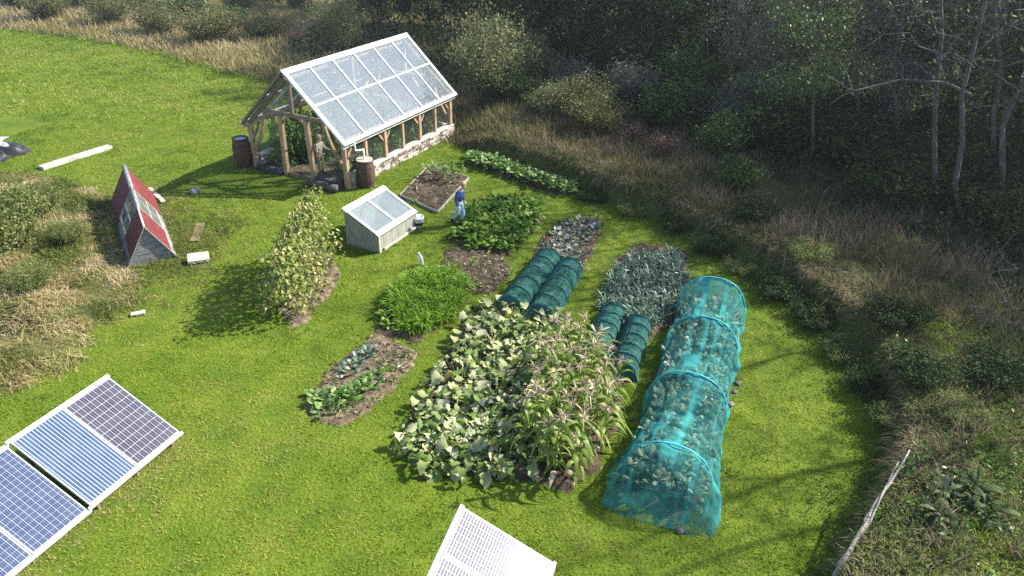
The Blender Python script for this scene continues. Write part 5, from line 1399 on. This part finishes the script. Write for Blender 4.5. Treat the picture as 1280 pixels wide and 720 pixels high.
    nz = N['nose']; f_ = -bk; sdv = f_.cross(Vector((0, 0, 1))).normalized()
    for q in (-1, 1):
        mb = MB(); mb.lathe([(.001, -.012), (.012, 0), (.001, .012)], 8); e_ = mb.build('eye', M['blackband'], o, True); e_.location = hd + f_ * .088 + sdv * q * .034 + Vector((0, 0, .012))
        mb = MB(); mb.lathe([(.003, -.03), (.018, 0), (.003, .03)], 8); e_ = mb.build('ear', SKIN, o, True); e_.location = hd + sdv * q * .094
    return o
# walking gardener: local x = forward
JW = dict(pelvis=(0, 0, .93), waist=(.03, 0, 1.08), chest=(.09, 0, 1.32), neck=(.15, 0, 1.46), headlow=(.19, 0, 1.53), headmid=(.22, 0, 1.61), headtop=(.21, 0, 1.70),
          shL=(.08, .19, 1.36), elL=(-.02, .27, 1.10), wrL=(.06, .30, .86), shR=(.10, -.19, 1.36), elR=(.06, -.29, 1.10), wrR=(.20, -.31, .88),
          hipL=(0, .10, .88), knL=(.13, .10, .50), anL=(.05, .10, .10), toL=(.22, .11, .035), hipR=(0, -.10, .88), knR=(.02, -.10, .49), anR=(-.27, -.10, .16), toR=(-.12, -.10, .04))
pp = at(574, 281)
person((pp.x, pp.y, 0), R(-28), 'person in blue jumper, pale jeans and white gloves walking beside the leaf beet', JW,
       cloth('navy_knit', (.018, .05, .17), (.03, .075, .22)), cloth('pale_denim', (.24, .36, .52), (.36, .48, .62)), cloth('dark_rubber', (.015, .02, .025), (.03, .035, .04), .4),
       noise_mat('fair_hair', [(.3, (.28, .16, .08)), (.7, (.45, .29, .16))], 30, 4, .6, .4), cloth('white_glove', (.62, .62, .60), (.74, .74, .72)))
JS = dict(pelvis=(0, 0, .95), waist=(.02, 0, 1.10), chest=(.05, 0, 1.34), neck=(.07, 0, 1.49), headlow=(.09, 0, 1.56), headmid=(.10, 0, 1.64), headtop=(.09, 0, 1.73),
          shL=(.05, .19, 1.39), elL=(.12, .27, 1.12), wrL=(.36, .24, 1.12), shR=(.05, -.19, 1.39), elR=(.10, -.28, 1.12), wrR=(.34, -.26, 1.10),
          hipL=(0, .10, .90), knL=(.03, .11, .50), anL=(0, .12, .09), toL=(.17, .14, .035), hipR=(0, -.10, .90), knR=(.05, -.11, .50), anR=(.04, -.12, .09), toR=(.21, -.14, .035))
q = flat(402, 219, .07)
person((q[0], q[1], .07), R(-20), 'person in pale top and olive trousers standing inside the greenhouse doorway', JS,
       cloth('pale_cotton', (.34, .29, .24), (.44, .38, .32)), cloth('olive_cotton', (.15, .13, .08), (.21, .185, .12)), cloth('brown_boot', (.04, .03, .02), (.07, .05, .035)),
       noise_mat('grey_hair', [(.3, (.24, .2, .17)), (.7, (.36, .32, .28))], 30, 4, .6, .4), None)

# ------------------------------------------------------------------ grass, litter and undergrowth
def sample_box(lo, hi, n):
    return rng.uniform(lo, hi, size=(n, 2))
def free(P, margin=0.0):
    ok = np.ones(len(P), bool)
    for Q, mg in NOGRASS:
        lo, hi = Q.min(0) - .3, Q.max(0) + .3
        w = np.where(((P >= lo) & (P <= hi)).all(1) & ok)[0]
        if len(w):
            d = sdf(P[w], Q) + (fbm(P[w, 0] * 2.6, P[w, 1] * 2.6, 5) - .5) * .3
            ok[w[d < 0.0 + margin]] = False
    return ok
def in_view(P, mx=90):
    d = np.column_stack([P, np.zeros(len(P))]) - np.array([0, 0, CAM_H]); zc = d @ _F
    px = 640 + FPX * (d @ _R) / np.maximum(zc, .1); py = 360 - FPX * (d @ _U) / np.maximum(zc, .1)
    return (zc > 0) & (px > -mx) & (px < 1280 + mx) & (py > -mx) & (py < 720 + mx * 1.5)

def blades(P, L, W, v, mat, name, lean=.55, droop=.3, prof=(1, .12), zoff=-.01, lab=None):
    n = len(P); z = ground_z(P[:, 0], P[:, 1]) + zoff
    d = unit(np.stack([rng.normal(size=n) * lean, rng.normal(size=n) * lean, np.ones(n)], 1))
    a_ = rng.random(n) * 6.283; side = np.stack([np.cos(a_), np.sin(a_), np.zeros(n)], 1)
    me = np_mesh(name, *strips(np.column_stack([P, z]), d, L, W, prof, droop, side, v), M[mat])
    o = obj(name, me); tag(o, kind='stuff'); return o

def lawn_blades(lo, hi, dens, l0, w0, name):
    area = (hi[0] - lo[0]) * (hi[1] - lo[1]); P = sample_box(lo, hi, int(area * dens))
    P = P[in_view(P)]
    sd_ = sdf(P, LAWN); rg = sdf(P, ROUGH)
    P = P[(sd_ < .05) & (rg > -.4)]
    P = P[free(P)]
    n = len(P); x, y = P[:, 0], P[:, 1]
    patch = .55 * fbm(x * .45, y * .45, 21) + .45 * fbm(x * .17 + 3, y * .17, 24); fine = fbm(x * 2.2, y * 2.2, 22); tuft = vnoise(x * 7, y * 7, 23)
    edge = smooth(1 - np.abs(sdf(P, LAWN)) / 1.5)
    keep = rng.random(n) < .16 + .84 * smooth((.5 * fine + .5 * tuft - .28) / .34); P = P[keep]
    x, y, patch, fine, tuft, edge = x[keep], y[keep], patch[keep], fine[keep], tuft[keep], edge[keep]; n = len(P)
    v = np.clip(.53 + (patch - .5) * 1.7 + (fine - .5) * .75 + (tuft - .5) * .25 + rng.normal(size=n) * .21 - edge * .15 + .3 * smooth((fbm(x * 1.3, y * 1.3, 27) - .58) / .12), 0, 1)
    L = l0 * (.55 + .7 * tuft + .35 * rng.random(n)) * (1 + .7 * edge)
    blades(P, L, np.full(n, w0) * rng.uniform(.7, 1.3, n), v, 'lawn', name, .95, .35)
lawn_blades((-14, 8), (11, 20), 900, .095, .024, 'lawn_grass')
lawn_blades((-24, 20), (11, 36), 520, .115, .031, 'lawn_grass')
lawn_blades((-46, 36), (-2, 64), 150, .17, .06, 'lawn_grass')

def tufts(P, nb_, l0, l1, w, mat, name, vfun, lean=.45, droop=.45, rad=.10):
    """tussocks: nb_ blades round every point of P"""
    n = len(P); B_ = np.repeat(P, nb_, 0) + rng.normal(size=(n * nb_, 2)) * rad
    hs = np.repeat(rng.uniform(.6, 1.2, n), nb_); L = rng.uniform(l0, l1, n * nb_) * hs
    v = np.clip(np.repeat(vfun(P), nb_) + rng.normal(size=n * nb_) * .15, 0, 1)
    return blades(B_, L, w * rng.uniform(.6, 1.3, n * nb_), v, mat, name, lean, droop, (.8, 1, .6, .08), -.03)

def outside_pts(lo, hi, dens, dmin, dmax, keepfun=None):
    P = sample_box(lo, hi, int((hi[0] - lo[0]) * (hi[1] - lo[1]) * dens)); P = P[in_view(P, 60)]
    d = sdf(P, LAWN); P = P[(d > dmin) & (d < dmax)]
    if keepfun is not None: P = P[keepfun(P)]
    return P[free(P)]
# left rough patch
P = sample_box(ROUGH.min(0), ROUGH.max(0), 6000); P = P[in_view(P)]; rg = sdf(P, ROUGH); P = P[(rg < .1 + .5 * (fbm(P[:, 0], P[:, 1], 2) - .5))]; P = P[free(P)]
big = fbm(P[:, 0] * .8, P[:, 1] * .8, 33)
vf = lambda p: np.clip(.42 + 2.3 * (fbm(p[:, 0] * .6, p[:, 1] * .6, 31) - .47), .02, 1)
tufts(P[big < .5], 14, .12, .4, .020, 'straw', 'rough_grass', vf, .8, .8, .12)
tufts(P[big >= .47], 18, .35, .85, .022, 'straw', 'rough_grass', vf, .55, .8, .10)
# fringe of longer grass round the ark, the planks and the solar arrays
ring = np.concatenate([mid0 + axv * rng.uniform(-.2, 1.1, (1500, 1)) + rng.normal(size=(1500, 2)) * 1.0, np.array(flat(247, 300)) + rng.normal(size=(420, 2)) * np.array([.8, 1.6])]); ring = ring[free(ring)]
tufts(ring, 13, .12, .55, .018, 'straw', 'long_grass', lambda p: np.full(len(p), .05) + .5 * fbm(p[:, 0], p[:, 1], 4), .7, .6, .1)
lowe = np.concatenate([np.array([(lD + (lC - lD) * k)[:2] for k in rng.uniform(-.9, 1.02, 260)])]) + rng.normal(size=(260, 2)) * .2
tufts(lowe, 12, .08, .26, .014, 'straw', 'long_grass', lambda p: np.full(len(p), .66), .8, .6, .08)
# right bank: rough grass, brown stems, then undergrowth
bankright = lambda p: p[:, 0] > -4.0
# overgrown crest of the bank along the lawn
P = outside_pts((-4, 8), (14, 40), 56, .2, 1.5, bankright)
P = P[fbm(P[:, 0] * .9, P[:, 1] * .9, 81) > .36]
tufts(P, 15, .3, .8, .02, 'bankgrass', 'bank_grass', lambda p: .10 + .85 * fbm(p[:, 0] * .8, p[:, 1] * .8, 82), .6, .9, .13)
P = outside_pts((-4, 8), (14, 40), 26, -.05, 1.5, bankright)
tufts(P, 16, .25, .75, .018, 'bankgrass', 'bank_grass', lambda p: .04 + .6 * fbm(p[:, 0] * .7, p[:, 1] * .7, 41), .55, .6, .12)
P = outside_pts((-4, 8), (18, 42), 13, .8, 8.0, bankright)
P = P[(fbm(P[:, 0] * .5, P[:, 1] * .5, 77) > .36) & ((P[:, 1] > 14.5) | (rng.random(len(P)) < .25))]
tufts(P, 16, .35, 1.15, .02, 'bankgrass', 'brown_stems', lambda p: .22 + .75 * fbm(p[:, 0] * .4, p[:, 1] * .4, 42), .35, .3, .16)
P = outside_pts((-4, 8), (18, 42), 11, 1.0, 9.0, bankright)
tufts(P, 14, .12, .38, .02, 'bankgrass', 'bank_grass', lambda p: -.05 + .55 * fbm(p[:, 0] * .6, p[:, 1] * .6, 46), .7, .6, .16)
P = outside_pts((4, 8), (14, 17), 22, .3, 6.0)
tufts(P, 14, .15, .55, .02, 'lawn', 'bank_grass', lambda p: .12 + .55 * fbm(p[:, 0] * .8, p[:, 1] * .8, 43), .7, .6, .14)
P = outside_pts((-6, 26), (10, 48), 6, .6, 9.0, lambda p: p[:, 1] > 29 - p[:, 0] * .2)
tufts(P, 15, .3, .9, .03, 'straw', 'rough_grass', lambda p: .05 + .75 * fbm(p[:, 0] * .35, p[:, 1] * .35, 44), .45, .45, .2)
# field edge on the left
P = outside_pts((-80, 34), (-3, 110), 4.2, -.2, 34.0, lambda p: p[:, 0] < -2)
tufts(P, 15, .4, 1.25, .045, 'straw', 'field_edge_grass', lambda p: .24 + .8 * fbm(p[:, 0] * .25, p[:, 1] * .25, 45), .35, .4, .3)
# leafy undergrowth on the woodland floor
P = outside_pts((4, 8), (34, 60), 80, 5.5, 40, lambda p: p[:, 0] > 4 - 0 * p[:, 1])
n = len(P); hgt = np.abs(rng.normal(size=n)) * .22 * (.4 + 1.3 * fbm(P[:, 0] * .6, P[:, 1] * .6, 51)); L = rng.uniform(.07, .17, n) * (1 + .02 * P[:, 1])
base = np.column_stack([P, ground_z(P[:, 0], P[:, 1]) + hgt])
o = obj('undergrowth', np_mesh('undergrowth', *strips(base, rand_dirs(n, .25), L, L * .7, (.2, 1, .15), .2, v=np.clip(fbm(P[:, 0] * .8, P[:, 1] * .8, 52) * .8 + .3 * rng.random(n) - .1, 0, 1)), M['under'])); tag(o, kind='stuff')
P = outside_pts((-30, 40), (60, 84), 20, 5, 80, lambda p: p[:, 0] > -16)
n = len(P); hgt = np.abs(rng.normal(size=n)) * .5; L = rng.uniform(.15, .32, n)
base = np.column_stack([P, ground_z(P[:, 0], P[:, 1]) + hgt])
o = obj('undergrowth', np_mesh('undergrowth', *strips(base, rand_dirs(n, .25), L, L * .7, (.2, 1, .15), .2), M['under'])); tag(o, kind='stuff')
# nettles and leafy weeds on the near right bank
P = outside_pts((6, 8), (14, 17), 120, .3, 6.0, lambda p: fbm(p[:, 0] * .9, p[:, 1] * .9, 61) > .5)
n = len(P); base = np.column_stack([P, ground_z(P[:, 0], P[:, 1]) + np.abs(rng.normal(size=n)) * .16]); L = rng.uniform(.06, .14, n)
o = obj('weeds', np_mesh('weeds', *strips(base, rand_dirs(n, .3), L, L * .55, (.2, 1, .15), .2), M['berry'])); tag(o, kind='stuff')
# grass growing into the edges of the beds
Pe = []
for b_ in (BED_LEFT, BED_CIRCLE, BED_SEED, BED_LEEK, BED_SQUASH, BED_BEAN, BED_CHARD, BED_CARROT, BED_NET):
    Q = poly(b_)
    for i in range(len(Q)):
        a_, c_ = Q[i], Q[(i + 1) % len(Q)]; k = int(np.hypot(*(c_ - a_)) * 26)
        Pe.append(a_ + (c_ - a_) * rng.random((k, 1)) + rng.normal(size=(k, 2)) * .13)
Pe = np.concatenate(Pe); Pe = Pe[in_view(Pe)]
tufts(Pe, 9, .07, .2, .018, 'lawn', 'edge_grass', lambda p: .2 + .5 * fbm(p[:, 0] * 2, p[:, 1] * 2, 48), .9, .5, .07)
# weeds coming up on the beds
Pw = []
for b_, dn in ((BED_LEFT, 60), (BED_CIRCLE, 45), (BED_SEED, 20), (BED_LEEK, 30), (BED_BEAN, 40)):
    Q = poly(b_); a_ = (Q.max(0) - Q.min(0)).prod(); P = sample_box(Q.min(0), Q.max(0), int(a_ * dn)); P = P[inside(P, Q)]; Pw.append(P[fbm(P[:, 0] * 2.2, P[:, 1] * 2.2, 91) > .54])
Pw = np.concatenate(Pw); Pw = np.repeat(Pw, 5, 0) + rng.normal(size=(len(Pw) * 5, 2)) * .05; n = len(Pw)
base = np.column_stack([Pw, ground_z(Pw[:, 0], Pw[:, 1]) + .06 + .07 * rng.random(n)]); L = rng.uniform(.04, .10, n)
o = obj('weeds', np_mesh('weeds', *strips(base, rand_dirs(n, .6), L, L * .5, (.3, 1, .2), .4), M['berry'])); tag(o, kind='stuff')
# dead leaves and straw on the beds
Ps = []
for b_, dn in ((BED_LEFT, 90), (BED_CIRCLE, 90), (BED_SEED, 150), (BED_LEEK, 60), (BED_SQUASH, 70), (BED_BEAN, 70), (BED_BERRY, 40)):
    Q = poly(b_); a_ = (Q.max(0) - Q.min(0)).prod(); P = sample_box(Q.min(0), Q.max(0), int(a_ * dn)); Ps.append(P[inside(P, Q)])
Q = np.array(rb); P = sample_box(Q.min(0), Q.max(0), 700); P = P[sdf(P, Q) < -.08]
P2 = np.concatenate(Ps); base = np.concatenate([np.column_stack([P2, np.full(len(P2), .095)]), np.column_stack([P, np.full(len(P), .16)])]); n = len(base)
d = rand_dirs(n); d[:, 2] = np.abs(d[:, 2]) * .25; L = rng.uniform(.05, .16, n)
o = obj('bed_litter', np_mesh('bed_litter', *strips(base, d, L, L * rng.uniform(.12, .5, n), (.3, 1, .2), .2), M['litter'])); tag(o, kind='stuff')

# ------------------------------------------------------------------ added haze standing in for lens flare over the wood
hz, hn, hb = new_mat('flare_haze')
pv = hn.nodes.new('ShaderNodeVolumePrincipled'); pv.inputs['Color'].default_value = (.86, .91, 1, 1)
pv.inputs['Density'].default_value = .0015; pv.inputs['Anisotropy'].default_value = .84
hn.nodes.remove(hb); hn.links.new(pv.outputs[0], hn.nodes['Material Output'].inputs['Volume'])
mb = MB(); mb.box((0, 300, 8), (1060, 860, 20)); o = mb.build('haze', hz); tag(o, kind='stuff')
